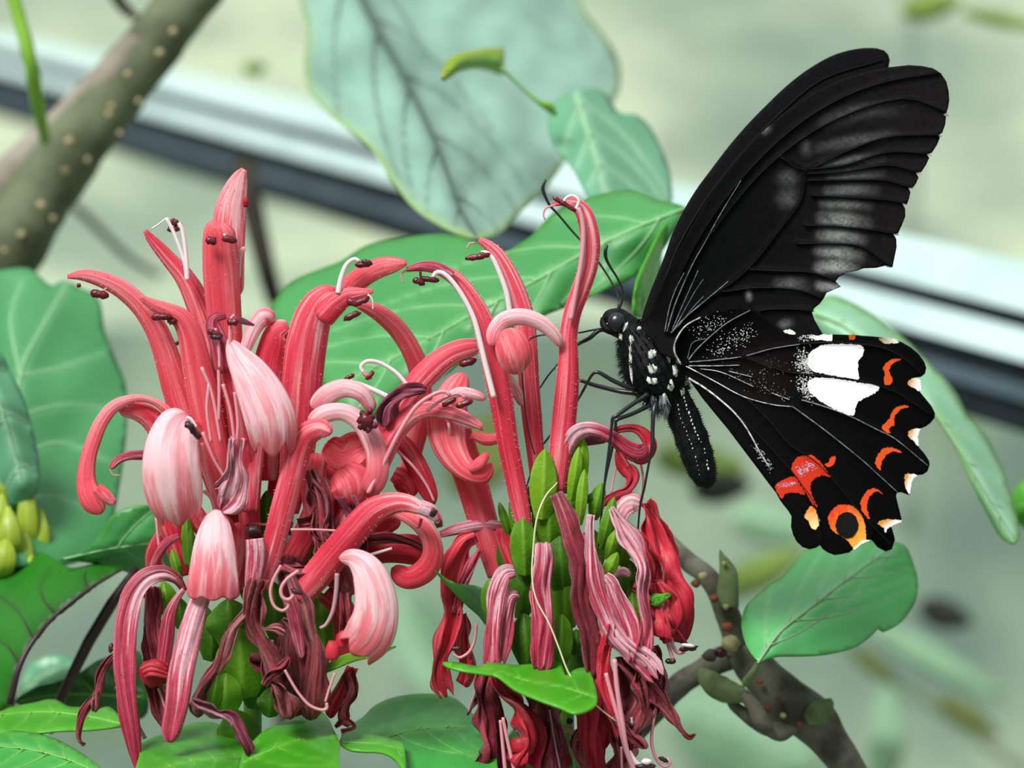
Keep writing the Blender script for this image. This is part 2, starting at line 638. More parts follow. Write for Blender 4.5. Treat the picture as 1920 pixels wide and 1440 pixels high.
def rail_bar(name, tl, bl, tr, br, mat, dy, slope, thick):
    """one bar of the profile; pixel heights of its top and bottom at both ends of the frame."""
    V = []
    for (pt, pb, px, y) in ((tl, bl, 0, YL), (tr, br, 1920, YR)):
        a, b = P(px, pt, y), P(px, pb, y)
        k = (a - b).length
        V.append([a + Vector((0, dy + slope * k, 0)), b + Vector((0, dy - slope * k, 0)),
                  b + Vector((0, dy - slope * k + thick, 0)), a + Vector((0, dy + slope * k + thick, 0))])
    ends = []
    for f in (-0.25, 1.2):
        ends.append([V[0][i] + (V[1][i] - V[0][i]) * f for i in range(4)])
    v = ends[0] + ends[1]
    f = [(0, 1, 5, 4), (1, 2, 6, 5), (2, 3, 7, 6), (3, 0, 4, 7), (3, 2, 1, 0), (4, 5, 6, 7)]
    return mesh(name, v, f, mat, rail, smooth=False)


rail_bar('upper_flange', 60, 94, 490, 588, M['railpale'], -0.04, 0.25, 0.5)
rail_bar('groove', 92, 118, 584, 624, M['raildark'], -0.06, 0.0, 0.3)
rail_bar('lower_flange', 117, 139, 620, 682, M['railpale'], -0.10, 0.3, 0.5)
rail_bar('web', 137, 216, 678, 808, M['raildark'], -0.06, 0.0, 0.3)
rail_bar('web_ridge', 176, 194, 722, 756, M['railmid'], -0.10, 0.2, 0.15)

post = tube('mullion', None, [(1708, -700, 20, 26), (1708, 100, 20, 26), (1706, 470, 20, 26), (1704, 1000, 20, 26)], simple_mat('mullion_grey', lin('#8d9c90'), 0.6),
            label='grey upright mullion of the greenhouse wall behind the forewing tips', cat='mullion')
tube('garden_stake', None, [(1188, 520, 7, 26), (1180, 660, 7, 26), (1172, 780, 7, 26), (1176, 1900, 7, 26), (1176, 2650, 7, 26)], simple_mat('stake_grey', lin('#7f8f82'), 0.7),
     label='thin grey garden stake blurred behind the butterfly legs', cat='stake')


# ------------------------------------------------------------------ leaves
def cr(x0, y0, sc, pts):
    return [(x0 + a / sc, y0 + b / sc) for a, b in pts]


def at_len(line, f):
    L = np.array(line, dtype=float)
    seg = np.linalg.norm(np.diff(L, axis=0), axis=1)
    c = np.concatenate([[0], np.cumsum(seg)])
    d = f * c[-1]
    i = min(int(np.searchsorted(c, d, side='right')) - 1, len(seg) - 1)
    t = (d - c[i]) / seg[i]
    return L[i] + (L[i + 1] - L[i]) * t, (L[i + 1] - L[i]) / seg[i]


def leaf(name, outline, y0, mid, mat, veinmat=None, label=None, parent=None, tilt=(0, 0), fold=0.10, wave=0.015, wavef=9.0, nveins=6,
         vang=48, spacing=10, midw=5, veinw=2.6, groove=0.012, cup=0.0, smooth=True, veins=None, base=None, cat='leaf',
         thick=0.004, midtaper=0.35, group=None, edgecurl=0.0, vspread=9.0):
    """a blade traced from the photograph, set at its own depth, folded along its midrib."""
    O = smooth_closed(outline, spacing * 0.6) if smooth else dense_closed(outline, spacing * 0.6)
    X, F = fill(O, spacing)
    mid_s = crom([(a, b, 0) for a, b in mid], 24)[:, :2]
    cx, cy = mid_s.mean(0)
    vl = []
    if veins is not None:
        vl = [crom([(a, b, 0) for a, b in v], 14)[:, :2] for v in veins]
    else:
        for k in range(nveins):
            f = 0.10 + 0.78 * k / max(1, nveins - 1)
            for sd in (-1, 1):
                p, t = at_len(mid_s, min(0.97, f + 0.02 * sd))
                a = math.radians(vang) * sd
                path = [p.copy()]
                q = p.copy()
                for st in range(40):
                    d = np.array([t[0] * math.cos(a) - t[1] * math.sin(a), t[0] * math.sin(a) + t[1] * math.cos(a)])
                    q = q + d * 8
                    a *= 0.955
                    if not inside(O, q[None])[0]:
                        break
                    path.append(q.copy())
                if len(path) > 3:
                    vl.append(np.array(path[:-1]))
    sd = rng.random() * 100

    def depth(Q):
        Q = np.asarray(Q, dtype=float)
        dm = dist_poly(Q, mid_s)
        y = y0 + tilt[0] * (Q[:, 0] - cx) / 100 + tilt[1] * (Q[:, 1] - cy) / 100 + fold * dm / 100
        y = y + cup * (dm / 100) ** 2
        if wave:
            y = y + np.array([wave * noise.noise(Vector((q[0] / 100 * wavef / 9, q[1] / 100 * wavef / 9, sd))) * 2 for q in Q])
        return y

    dm = dist_poly(X, mid_s)
    dv = np.full(len(X), 1e9)
    for v in vl:
        dv = np.minimum(dv, dist_poly(X, v))
    de = dist_poly(X, O, True)
    g = np.exp(-(dm / (midw * 1.3)) ** 2) + 0.6 * np.exp(-(dv / vspread) ** 2)
    Y = depth(X) + groove * g
    if edgecurl:
        Y = Y + edgecurl * np.exp(-(de / 14) ** 2)
    V = [P(x[0], x[1], y) for x, y in zip(X, Y)]
    near = np.clip(np.exp(-(dm / (midw * 1.2)) ** 2) + 0.55 * np.exp(-(dv / (veinw * 1.6)) ** 2), 0, 1)
    at = np.stack([near, np.zeros(len(X)), np.exp(-(de / 9) ** 2)], 1)
    top = parent is None
    if top:
        b = base or mid[0]
        root = empty(name, P(b[0], b[1], y0), label, cat, group)
        bl = mesh('blade', V, F, mat, root, {'leaf': at}, solid=thick)
        sub = root
    else:
        root = mesh(name, V, F, mat, parent, {'leaf': at}, solid=thick, label=label)
        sub = root
    vm = veinmat or mat
    my = depth(mid_s)
    n = len(mid_s)
    tube('midrib', sub, [(q[0], q[1], y + groove * 0.85 - 0.004, midw * (1 - (1 - midtaper) * i / (n - 1))) for i, (q, y) in enumerate(zip(mid_s, my))], vm, n=n, m=6)
    for v in vl:
        yv = depth(v)
        k = len(v)
        tube('vein', sub, [(q[0], q[1], y + groove * 0.5 - 0.0035, veinw * (1 - 0.6 * i / max(1, k - 1))) for i, (q, y) in enumerate(zip(v, yv))], vm, n=k, m=5)
    return root


def ell(cx, cy, rx, ry, rot=0.0, n=14, point=0.0):
    out = []
    for i in range(n):
        a = 2 * math.pi * i / n
        x, y = rx * math.cos(a), ry * math.sin(a)
        if point and x > 0:
            y *= 1 - point * (x / rx)
        r = math.radians(rot)
        out.append((cx + x * math.cos(r) - y * math.sin(r), cy + x * math.sin(r) + y * math.cos(r)))
    return out


# far foliage, strongly out of focus
M['farolive'] = leaf_mat('far_olive', lin('#7d9a3c'), lin('#93ad58'), lin('#5f7a2a'), 0.6, 0.6, 12)
M['fardark'] = leaf_mat('far_dark', lin('#22281b'), lin('#2f3825'), lin('#171c12'), 0.6, 0.5, 12)
M['farpale'] = leaf_mat('far_pale', lin('#93bd96'), lin('#a9cba8'), lin('#7fa984'), 0.6, 0.5, 12)
M['farmoss'] = leaf_mat('far_moss', lin('#6f7d3c'), lin('#86934e'), lin('#56642c'), 0.7, 0.6, 12)
far = [
    ((1312, 868, 88, 36, 8), 8, 'farolive', 'olive green leaf blurred far behind the tip of the abdomen'),
    ((1352, 915, 60, 30, -8), 7.6, 'fardark', 'dark brown leaf blurred under the abdomen tip'),
    ((1425, 1075, 95, 34, -25), 9, 'farolive', 'olive green leaf blurred just left of the big leaf on the branch'),
    ((1772, 1152, 54, 30, 18), 8, 'fardark', 'small blackish leaf blurred right of the big leaf on the branch'),
    ((1640, 1250, 58, 18, 38), 8.6, 'farmoss', 'upper mossy strip of leaf in the blurred lower right'),
    ((1815, 1345, 70, 22, 32), 8.6, 'farmoss', 'lower mossy strip of leaf in the blurred lower right corner'),
    ((1662, 1390, 34, 110, 4), 9, 'farpale', 'pale green upright leaf blurred at the bottom right of the branch'),
    ((1760, 1240, 140, 26, 30), 9.5, 'farpale', 'long pale leaf slanting through the blurred lower right'),
    ((478, 128, 24, 14, 0), 6, 'farolive', 'tiny green leaf blurred beside the thick branch'),
    ((1455, 985, 90, 40, 10), 10, 'farpale', 'pale leaf blurred left of the hindwing tail'),
    ((790, 1210, 110, 60, 70), 12, 'farpale', 'pale greenish leaf blurred between the two flower heads'),
    ((1400, 1385, 150, 90, 20), 12, 'farpale', 'wide pale leaf blurred below the branch'),
    ((1745, 12, 60, 26, -12), 7, 'farolive', 'green leaf blurred at the top right edge'),
    ((1880, 38, 80, 14, 12), 7, 'farolive', 'narrow green leaf blurred in the top right corner'),
    ((905, 855, 60, 90, 30), 7, 'farmoss', 'mossy green leaf blurred between the pink flower tubes'),
]
for (e, y, m_, lab) in far:
    pts = ell(*e, point=0.35)
    r = math.radians(e[4])
    midl = [(e[0] - e[2] * .85 * math.cos(r), e[1] - e[2] * .85 * math.sin(r)), (e[0], e[1]), (e[0] + e[2] * .85 * math.cos(r), e[1] + e[2] * .85 * math.sin(r))]
    leaf('far_leaf', pts, y, midl, M[m_], label=lab, nveins=2, spacing=16, midw=4, tilt=(0.1, -0.15), fold=0.2, group='blurred leaves in the far background')

# twigs and branches at the back
M['bark'] = simple_mat('bark_olive', lin('#6a7458'), 0.75, 0.3, 0.8, lin('#3f4630'), 45, 0.8)
M['barkpale'] = simple_mat('bark_pale', lin('#9b9487'), 0.8, 0.3, 0.7, lin('#6f675a'), 45, 0.6)
M['barkdark'] = simple_mat('bark_dark', lin('#3b372f'), 0.8, 0.3, 0.6, lin('#262019'), 45, 0.6)
M['lenticel'] = simple_mat('lenticel', lin('#b3a37c'), 0.8)
M['shoot'] = simple_mat('shoot_green', lin('#86b93a'), 0.5, 0.4, 0.5, lin('#6fa02a'), 40)
br = empty('thick_branch', P(40, 480, 2.0), 'thick olive brown branch with pale specks crossing the top left corner', 'branch')
tube('wood', br, [(-120, 690, 2.0, 120), (10, 480, 2.0, 128), (90, 345, 2.05, 128), (190, 205, 2.1, 118), (290, 80, 2.15, 108), (380, -40, 2.2, 104), (470, -160, 2.2, 100)], M['bark'], n=60, m=20, wob=0.10)
tube('side_branch', br, [(-80, 470, 2.1, 90), (0, 355, 2.1, 84), (90, 265, 2.1, 74), (190, 160, 2.08, 66), (260, 75, 2.1, 44)], M['barkpale'], n=30, m=14, wob=0.1)
for (x, y_, r) in ((130, 265, 9), (122, 320, 8), (78, 385, 8), (210, 200, 7), (240, 140, 7), (205, 215, 7), (225, 250, 6), (300, 100, 8), (325, 60, 8), (165, 300, 6), (40, 440, 8), (100, 410, 6), (260, 190, 6), (10, 470, 7)):
    blob('lenticel', br, P(x, y_, 1.925) , r / 1000 * 1.3, 0.012, r / 1000 * 1.3, M['lenticel'], 0.3)
tube('green_shoot', None, [(10, -60, 1.6, 24), (35, 30, 1.6, 26), (58, 120, 1.6, 27), (72, 200, 1.7, 26), (84, 262, 1.9, 20)], M['shoot'], n=30, m=12, wob=0.06,
     label='slim bright green shoot in the top left corner', cat='shoot')
tube('dead_twig', None, [(190, -60, 3, 22), (225, 5, 3, 24), (256, 34, 3, 16)], M['barkdark'], label='short dark twig end at the top left beside the branch', cat='twig')
tube('dead_twig', None, [(120, 370, 5, 16), (170, 415, 5, 16), (235, 478, 5, 14), (300, 520, 5, 10)], M['barkdark'], label='thin dark twig slanting away right of the thick branch', cat='twig')
tube('dead_twig', None, [(455, 300, 4.5, 44), (470, 380, 4.5, 44), (490, 470, 4.5, 40), (515, 560, 4.5, 34), (530, 800, 4.5, 30), (530, 3000, 4.5, 30)], M['barkdark'], label='dark upright stem blurred behind the tallest pink petal', cat='twig')
tube('dead_twig', None, [(1500, 1140, 9.5, 16), (1640, 1250, 9.5, 18), (1780, 1345, 9.5, 18), (1960, 1470, 9.5, 18)], simple_mat('twig_grey', lin('#7c8870'), 0.8), label='grey green twig slanting through the blurred lower right', cat='twig')

# leaves at middle depth
M['veinpale'] = simple_mat('vein_pale', lin('#9fcf9a'), 0.5)
M['veingrey'] = simple_mat('vein_grey', lin('#465a54'), 0.6)
M['veinbrown'] = simple_mat('vein_brown', lin('#8fae86'), 0.6)
M['veinpurple'] = simple_mat('vein_purple', lin('#3c1f28'), 0.45, var=0.5, col2=lin('#271018'), scale=60)
M['veingreen'] = simple_mat('vein_green', lin('#7cb84e'), 0.45)
M['lf_pale'] = leaf_mat('leaf_pale', lin('#93bfab'), lin('#4f6a62'), lin('#739d8b'), 0.34, 0.85, 26, spec=0.7, veinmix=0.75, bstr=0.5, tips=lin('#9cbc62'), coat=0.15)
M['lf_teal'] = leaf_mat('leaf_teal', lin('#6bb086'), lin('#a6d1b6'), lin('#549a70'), 0.35, 0.6, 20, spec=0.7)
M['lf_mid'] = leaf_mat('leaf_mid', lin('#4a9c55'), lin('#7fc27f'), lin('#3d8c48'), 0.42, 0.5, 20, veinmix=0.7, tips=lin('#3d8a2a'))
M['lf_yellow'] = leaf_mat('leaf_yellow', lin('#6fae10'), lin('#94be30'), lin('#559408'), 0.5, 0.5, 30, spec=0.3, tips=lin('#a3a61e'))
M['lf_right'] = leaf_mat('leaf_right', lin('#93cda5'), lin('#b4dcbf'), lin('#76b883'), 0.38, 0.7, 16, tips=lin('#6fb03a'))
M['lf_branch'] = leaf_mat('leaf_branch', lin('#55be66'), lin('#96d29c'), lin('#3fa84e'), 0.32, 0.6, 30, spec=0.6, tips=lin('#52b054'))
M['lf_blue'] = leaf_mat('leaf_blue', lin('#4f9b60'), lin('#80bf90'), lin('#418a50'), 0.42, 0.6, 18)
M['lf_front'] = leaf_mat('leaf_front', lin('#449f1a'), lin('#66b83a'), lin('#328612'), 0.4, 0.6, 45, spec=0.4, tips=lin('#59b02c'))
M['lf_deep'] = leaf_mat('leaf_deep', lin('#3fa342'), lin('#6cba60'), lin('#2c8a30'), 0.42, 0.6, 40, spec=0.4, tips=lin('#58ad3c'))
M['lf_under'] = leaf_mat('leaf_under', lin('#2c8a1c'), lin('#2c4a20'), lin('#1f7214'), 0.45, 0.6, 35, transl=0.35, veinmix=0.5)
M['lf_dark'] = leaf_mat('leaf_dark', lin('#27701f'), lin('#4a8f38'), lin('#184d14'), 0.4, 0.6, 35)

leaf('leaf', [(555, -90), (562, 0), (577, 60), (570, 130), (590, 185), (640, 232), (700, 285), (735, 340), (785, 398), (850, 436), (900, 448), (942, 434), (978, 395), (1020, 358), (1062, 300), (1100, 252), (1132, 215), (1160, 172), (1160, 118), (1135, 70), (1095, 20), (1060, -60), (960, -150), (760, -170)],
     1.7, [(640, -130), (665, -40), (700, 40), (750, 130), (800, 230), (830, 300), (862, 390), (893, 444)], M['lf_pale'], M['veingrey'], tilt=(0.05, -0.30), fold=0.10, wave=0.035, wavef=14,
     nveins=5, spacing=14, midw=15, veinw=4, groove=0.010, vang=42, label='huge pale glossy leaf hanging at the top centre with a dark midrib', base=(640, -130))
leaf('leaf', [(1030, 205), (1060, 178), (1110, 165), (1138, 180), (1152, 203), (1165, 214), (1192, 216), (1217, 238), (1237, 275), (1252, 312), (1258, 345), (1255, 386), (1200, 400), (1130, 400), (1098, 360), (1070, 310), (1040, 275), (1028, 240)],
     1.15, [(1080, 175), (1100, 240), (1122, 310), (1142, 395)], M['lf_teal'], M['veinpale'], tilt=(0.1, -0.22), nveins=4, spacing=10, midw=6, veinw=4, label='teal green leaf right of the huge pale leaf')
leaf('leaf', [(828, 150), (834, 122), (855, 104), (890, 95), (925, 91), (943, 92), (944, 115), (941, 139), (915, 131), (885, 128), (855, 136), (838, 148)],
     1.05, [(942, 116), (900, 111), (860, 118), (832, 146)], M['lf_yellow'], M['veingreen'], tilt=(0.5, 0.0), fold=0.9, nveins=2, spacing=7, midw=4, veinw=2, label='small curled yellow green leaf tip in front of the huge pale leaf')
tube('leaf_stalk', None, [(940, 128, 1.05, 6), (965, 152, 1.08, 5), (1005, 188, 1.1, 7), (1028, 200, 1.12, 18), (1042, 215, 1.15, 8)], M['shoot'], n=24, m=10, label='thin green leaf stalk ending in a small bright bud at the teal leaf', cat='stalk')
leaf('leaf', [(508, 592), (520, 558), (548, 528), (600, 505), (640, 490), (690, 460), (750, 447), (820, 440), (872, 447), (912, 463), (948, 473), (976, 456), (1000, 440), (1030, 406), (1062, 388), (1100, 372), (1150, 360), (1188, 358), (1232, 375), (1285, 390), (1268, 420), (1250, 458), (1225, 492), (1188, 520), (1150, 536), (1100, 560), (1050, 580), (1000, 600), (950, 622), (900, 652), (850, 692), (800, 730), (760, 765), (700, 780), (650, 770), (612, 745), (598, 700), (560, 650)],
     0.55, [(1290, 388), (1150, 446), (1000, 528), (870, 598), (760, 660), (640, 720), (540, 640)][:6], M['lf_mid'], M['veinpale'], tilt=(-0.03, -0.12), fold=0.07, wave=0.03, nveins=6, vang=40, spacing=12, midw=5, veinw=3,
     label='broad mid green leaf spread behind both pink flower heads')
leaf('leaf', [(1188, 588), (1193, 530), (1213, 482), (1240, 430), (1257, 418), (1238, 482), (1228, 540), (1212, 590)], 0.5, [(1205, 585), (1212, 520), (1250, 425)], M['lf_front'], M['veingreen'], tilt=(0.4, 0), nveins=2, spacing=7, midw=3, veinw=2,
     label='narrow yellow green leaf just behind the butterfly head')
leaf('leaf', cr(1500, 440, 2.4, [(40, 380), (85, 300), (140, 275), (240, 312), (360, 384), (480, 480), (600, 600), (696, 708), (750, 810), (840, 912), (900, 1032), (940, 1150), (975, 1275), (988, 1350), (972, 1388), (940, 1390), (895, 1350), (840, 1250), (768, 1116), (720, 1000), (690, 940), (640, 860), (588, 800), (480, 720), (288, 600), (120, 490)]),
     0.75, cr(1500, 440, 2.4, [(60, 350), (220, 420), (380, 560), (560, 740), (700, 940), (820, 1130), (970, 1370)]), M['lf_right'], M['veinpale'], tilt=(0.06, -0.16), fold=0.22, nveins=6, vang=30, spacing=11, midw=6, veinw=2.5,
     label='long pale green leaf drooping behind the hindwing to the right edge')
leaf('leaf', [(1935, 900), (1908, 912), (1895, 940), (1900, 968), (1915, 986), (1935, 996), (1960, 950)], 0.9, [(1950, 945), (1925, 948), (1902, 952)], M['lf_front'], M['veingreen'], nveins=2, spacing=8, midw=4, veinw=2, label='sliver of bright green leaf at the right edge')
# left side
leaf('leaf', [(-60, 520), (0, 508), (40, 503), (62, 508), (80, 525), (97, 536), (120, 527), (150, 540), (185, 562), (196, 620), (215, 670), (235, 722), (239, 780), (233, 850), (225, 905), (215, 960), (203, 1000), (170, 1042), (120, 1060), (60, 1060), (-40, 1040), (-80, 800)],
     0.95, [(25, 1050), (28, 880), (38, 705), (80, 612), (128, 530)], M['lf_blue'], M['veinpale'], tilt=(0.05, -0.12), fold=0.03, wave=0.012, spacing=12, midw=6, veinw=4, groove=.005,
     veins=[[(38, 705), (110, 690), (200, 660)], [(38, 705), (20, 600), (40, 530)], [(34, 780), (120, 760), (225, 770)], [(30, 860), (110, 830), (215, 870)], [(28, 950), (90, 930), (180, 960)]],
     label='large bluish green leaf with pale veins at the left behind the pink curl')
leaf('leaf', [(-60, 620), (0, 660), (20, 698), (42, 742), (60, 800), (72, 860), (74, 905), (62, 932), (30, 950), (-60, 960)], 0.65, [(-50, 660), (0, 760), (40, 900)], M['lf_teal'], M['veinpale'], nveins=3, spacing=10, label='light green leaf edge at the far left above the bud spike')
leaf('leaf', [(112, 1048), (150, 1038), (185, 1005), (205, 972), (232, 954), (270, 947), (305, 955), (335, 992), (345, 1045), (300, 1082), (248, 1074), (180, 1056)], 0.42, [(120, 1048), (200, 1030), (270, 1020), (335, 1015)], M['lf_mid'], M['veinpale'], tilt=(0, 0.1), nveins=3, spacing=9, midw=3, veinw=2,
     label='mid green leaf lying behind the left flower head base')
leaf('leaf', cr(0, 840, 2.4, [(-120, 520), (0, 518), (45, 532), (118, 532), (165, 474), (212, 480), (262, 512), (330, 542), (440, 522), (545, 545), (520, 566), (430, 625), (300, 725), (240, 775), (165, 865), (100, 965), (62, 1060), (40, 1160), (-120, 1190)]),
     0.35, cr(0, 840, 2.4, [(45, 1150), (85, 990), (150, 868), (262, 742), (420, 622), (545, 548)]), M['lf_under'], M['veinpurple'], tilt=(0.05, 0.0), fold=0.25, wave=0.02, spacing=9, midw=15, veinw=3.5, midtaper=0.25,
     veins=[cr(0, 840, 2.4, v) for v in ([(255, 745), (200, 690), (185, 620), (225, 540)], [(150, 868), (100, 760), (30, 690), (-40, 640)], [(90, 985), (40, 900), (-30, 850)], [(400, 640), (380, 590), (390, 540)])],
     label='dark green leaf underside with a thick purple midrib at the left')
tube('leaf_stalk', None, [(256, 1064, 0.45, 12), (238, 1092, 0.45, 20), (208, 1134, 0.45, 22), (167, 1202, 0.45, 22), (131, 1274, 0.45, 20), (100, 1360, 0.5, 20), (60, 1700, 0.5, 20), (40, 5000, 0.5, 20)], M['veinpurple'], n=50, m=12, label='dark purple leaf stalk slanting down at the lower left', cat='stalk')
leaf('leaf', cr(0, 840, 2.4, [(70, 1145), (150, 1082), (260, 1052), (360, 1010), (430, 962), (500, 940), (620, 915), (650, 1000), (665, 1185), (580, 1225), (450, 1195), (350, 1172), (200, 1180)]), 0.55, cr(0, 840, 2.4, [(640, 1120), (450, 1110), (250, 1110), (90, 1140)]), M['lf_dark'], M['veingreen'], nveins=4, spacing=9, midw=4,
     label='dark green leaf left of the withered petals')
leaf('leaf', cr(0, 840, 2.4, [(-100, 1200), (0, 1188), (60, 1168), (150, 1150), (240, 1134), (310, 1166), (370, 1170), (430, 1182), (490, 1168), (540, 1212), (570, 1245), (430, 1268), (270, 1274), (150, 1284), (-100, 1282)]), 0.2, cr(0, 840, 2.4, [(575, 1250), (400, 1210), (200, 1188), (-80, 1205)]), M['lf_front'], M['veingreen'], tilt=(0, -0.4), fold=0.05, nveins=5, spacing=8, midw=5, veinw=2.5,
     label='green leaf with a wavy upper edge seen edge on at the lower left')
leaf('leaf', cr(0, 840, 2.4, [(-100, 1300), (0, 1288), (60, 1274), (150, 1286), (250, 1312), (340, 1360), (400, 1400), (455, 1448), (440, 1540), (-100, 1560)]), -0.1, cr(0, 840, 2.4, [(460, 1470), (300, 1400), (120, 1355), (-80, 1340)]), M['lf_deep'], M['veingreen'], tilt=(0, -0.25), nveins=5, spacing=8, midw=4, veinw=2.5,
     label='green leaf cut by the bottom left corner')
leaf('leaf', cr(0, 840, 2.4, [(100, 1105), (128, 985), (200, 942), (285, 934), (345, 970), (330, 1020), (250, 1065)]), 1.3, cr(0, 840, 2.4, [(110, 1095), (220, 1010), (335, 975)]), M['lf_teal'], M['veinpale'], nveins=3, spacing=10, label='small pale leaf blurred behind the purple stalk')
# bottom
leaf('leaf', [(262, 1412), (274, 1390), (330, 1370), (362, 1358), (402, 1357), (440, 1378), (464, 1408), (474, 1440), (474, 1520), (262, 1520)], -0.22, [(468, 1420), (400, 1422), (330, 1434), (262, 1460)], M['lf_front'], M['veingreen'], tilt=(0.02, -0.35), fold=0.05, wave=0.02, nveins=5, spacing=8, midw=3.5, veinw=2, groove=0.006,
     label='bright green leaf under the withered petals at the bottom, left of the pair')
leaf('leaf', [(452, 1424), (478, 1388), (502, 1368), (550, 1346), (590, 1333), (613, 1345), (627, 1372), (637, 1395), (636, 1425), (645, 1520), (460, 1530)], -0.2, [(456, 1430), (510, 1405), (570, 1385), (634, 1378)], M['lf_front'], M['veingreen'], tilt=(-0.02, -0.4), fold=0.06, wave=0.03, nveins=4, spacing=8, midw=3.5, veinw=2, groove=0.008,
     label='bright green leaf at the bottom below the left flower head, right of the pair')
leaf('leaf', [(640, 1382), (650, 1366), (680, 1346), (702, 1325), (742, 1308), (800, 1302), (850, 1310), (882, 1336), (906, 1362), (928, 1384), (932, 1430), (930, 1520), (760, 1530), (752, 1440), (700, 1402), (660, 1396)], 0.02, [(660, 1382), (705, 1388), (770, 1370), (850, 1364), (928, 1372)], M['lf_deep'], M['veingreen'], tilt=(0, -0.3), fold=0.08, wave=0.03, nveins=5, spacing=9, midw=3.5, veinw=2.2, groove=0.01, edgecurl=-0.02,
     label='large green leaf at the bottom between the two flower heads')
leaf('leaf', [(636, 1390), (660, 1370), (700, 1378), (748, 1390), (758, 1400), (760, 1450), (740, 1424), (715, 1412), (680, 1410), (654, 1406)], -0.1, [(640, 1392), (700, 1394), (754, 1405)], M['lf_front'], M['veingreen'], tilt=(0, -0.3), nveins=2, spacing=7, midw=3, veinw=1.6,
     label='small folded green leaf in front of the large bottom leaf')
leaf('leaf', [(960, 1372), (1030, 1378), (1075, 1400), (1110, 1428), (1130, 1470), (1130, 1540), (900, 1540)], 0.45, [(1120, 1500), (1060, 1430), (980, 1390)], M['lf_dark'], M['veingreen'], nveins=3, spacing=10, midw=4, label='dark green leaf below the right flower head')

# the knotty branch with its leaf, lower right
c6 = lambda pts, y: [(1200 + p[0] / 2.667, 980 + p[1] / 2.667, y + (p[3] if len(p) > 3 else 0), p[2] / 2.667) for p in pts]
M['wood'] = simple_mat('wood_grey', lin('#716f61'), 0.7, 0.35, 0.8, lin('#3a3430'), 130, 0.9)
M['woodgreen'] = simple_mat('wood_green', lin('#74875a'), 0.7, 0.3, 0.7, lin('#4a5836'), 110, 0.7)
M['scale'] = simple_mat('scale_red', lin('#8f4a2c'), 0.6, var=0.6, col2=lin('#58281c'), scale=300, bstr=0.4)
M['cut'] = simple_mat('cut_wood', lin('#b3ad7c'), 0.8, var=0.5, col2=lin('#8f8a5c'), scale=300)
kb = empty('knotty_branch', P(1620, 1500, 0.4), 'knotty grey green branch with one big leaf at the lower right', 'branch')
tube('wood', kb, c6([(500, 620, 150), (580, 740, 200), (700, 850, 245), (800, 940, 260), (880, 1010, 240), (940, 1090, 205), (1020, 1210, 170), (1100, 1330, 170), (1300, 1700, 170)], 0.42), M['wood'], n=70, m=18, wob=0.18)
tube('side_branch', kb, c6([(-60, 1090, 100), (20, 1000, 105), (110, 895, 120), (210, 800, 120), (310, 745, 120), (400, 690, 140), (480, 650, 130)], 0.45), M['wood'], n=50, m=14, wob=0.2)
tube('side_branch', kb, c6([(60, 0, 55, .1), (150, 95, 70, .08), (230, 185, 95, .05), (330, 265, 100), (400, 370, 115), (450, 490, 130), (480, 600, 130), (490, 660, 120)], 0.42), M['wood'], n=50, m=14, wob=0.16)
tube('stub', kb, c6([(440, 420, 110), (440, 320, 110), (440, 260, 95), (425, 205, 60), (408, 165, 30), (400, 135, 6)], 0.38), M['woodgreen'], n=24, m=12, wob=0.15)
tube('stub', kb, c6([(830, 985, 60), (880, 955, 130), (925, 920, 90), (948, 892, 50), (955, 878, 8)], 0.36), M['woodgreen'], n=14, m=12, wob=0.2)
tube('stub', kb, c6([(300, 735, 30), (340, 775, 95), (400, 825, 105), (470, 850, 90), (530, 868, 66), (560, 876, 14)], 0.34), M['woodgreen'], n=30, m=14, wob=0.7)
tube('stub', kb, c6([(435, 880, 10), (470, 915, 50), (530, 965, 66), (600, 1010, 76), (700, 1040, 90), (780, 1030, 30)], 0.36), M['wood'], n=30, m=14, wob=0.7)
tube('stub', kb, c6([(505, 845, 12), (530, 872, 62), (572, 922, 76), (610, 990, 80), (660, 1020, 20)], 0.32), M['wood'], n=14, m=12, wob=0.3)
for (x, y_, r, k) in ((280, 305, 24, 'scale'), (370, 380, 26, 'scale'), (437, 522, 32, 'scale'), (600, 795, 18, 'scale'), (640, 930, 24, 'scale'), (715, 965, 18, 'cut'), (315, 268, 26, 'cut'), (430, 420, 18, 'cut'),
                      (455, 605, 52, 'cut'), (538, 876, 24, 'cut'), (350, 665, 40, 'wood'), (405, 650, 34, 'antherdark'), (440, 800, 22, 'cut'), (500, 830, 26, 'woodgreen'), (420, 205, 14, 'cut'), (800, 1010, 20, 'scale'), (690, 880, 16, 'scale')):
    p = P(1200 + x / 2.667, 980 + y_ / 2.667, 0.36)
    blob('knob', kb, p, r / 2667, r / 2667, r / 2667 * .85, M[k], 0.35)
leaf('leaf', cr(1200, 980, 2.667, [(598, 695), (560, 662), (526, 600), (508, 512), (525, 430), (562, 388), (640, 322), (718, 272), (780, 192), (830, 140), (900, 112), (1000, 104), (1100, 94), (1200, 90), (1285, 102), (1332, 128), (1362, 200), (1386, 280), (1385, 360), (1350, 440), (1292, 510), (1216, 546), (1194, 530), (1140, 582), (1060, 630), (930, 660), (800, 668), (700, 670), (632, 682)]),
     0.3, cr(1200, 980, 2.667, [(590, 700), (700, 548), (850, 428), (1000, 310), (1150, 200), (1262, 118)]), M['lf_branch'], M['veinbrown'], parent=kb, tilt=(0.04, -0.2), fold=0.12, wave=0.02, nveins=5, vang=38, spacing=9, midw=5, veinw=2.2, groove=0.012)
tube('leaf_stalk', kb, c6([(596, 690, 24, -.08), (570, 740, 34, -.08), (530, 800, 50, -.05)], 0.36), M['woodgreen'], n=12, m=10)

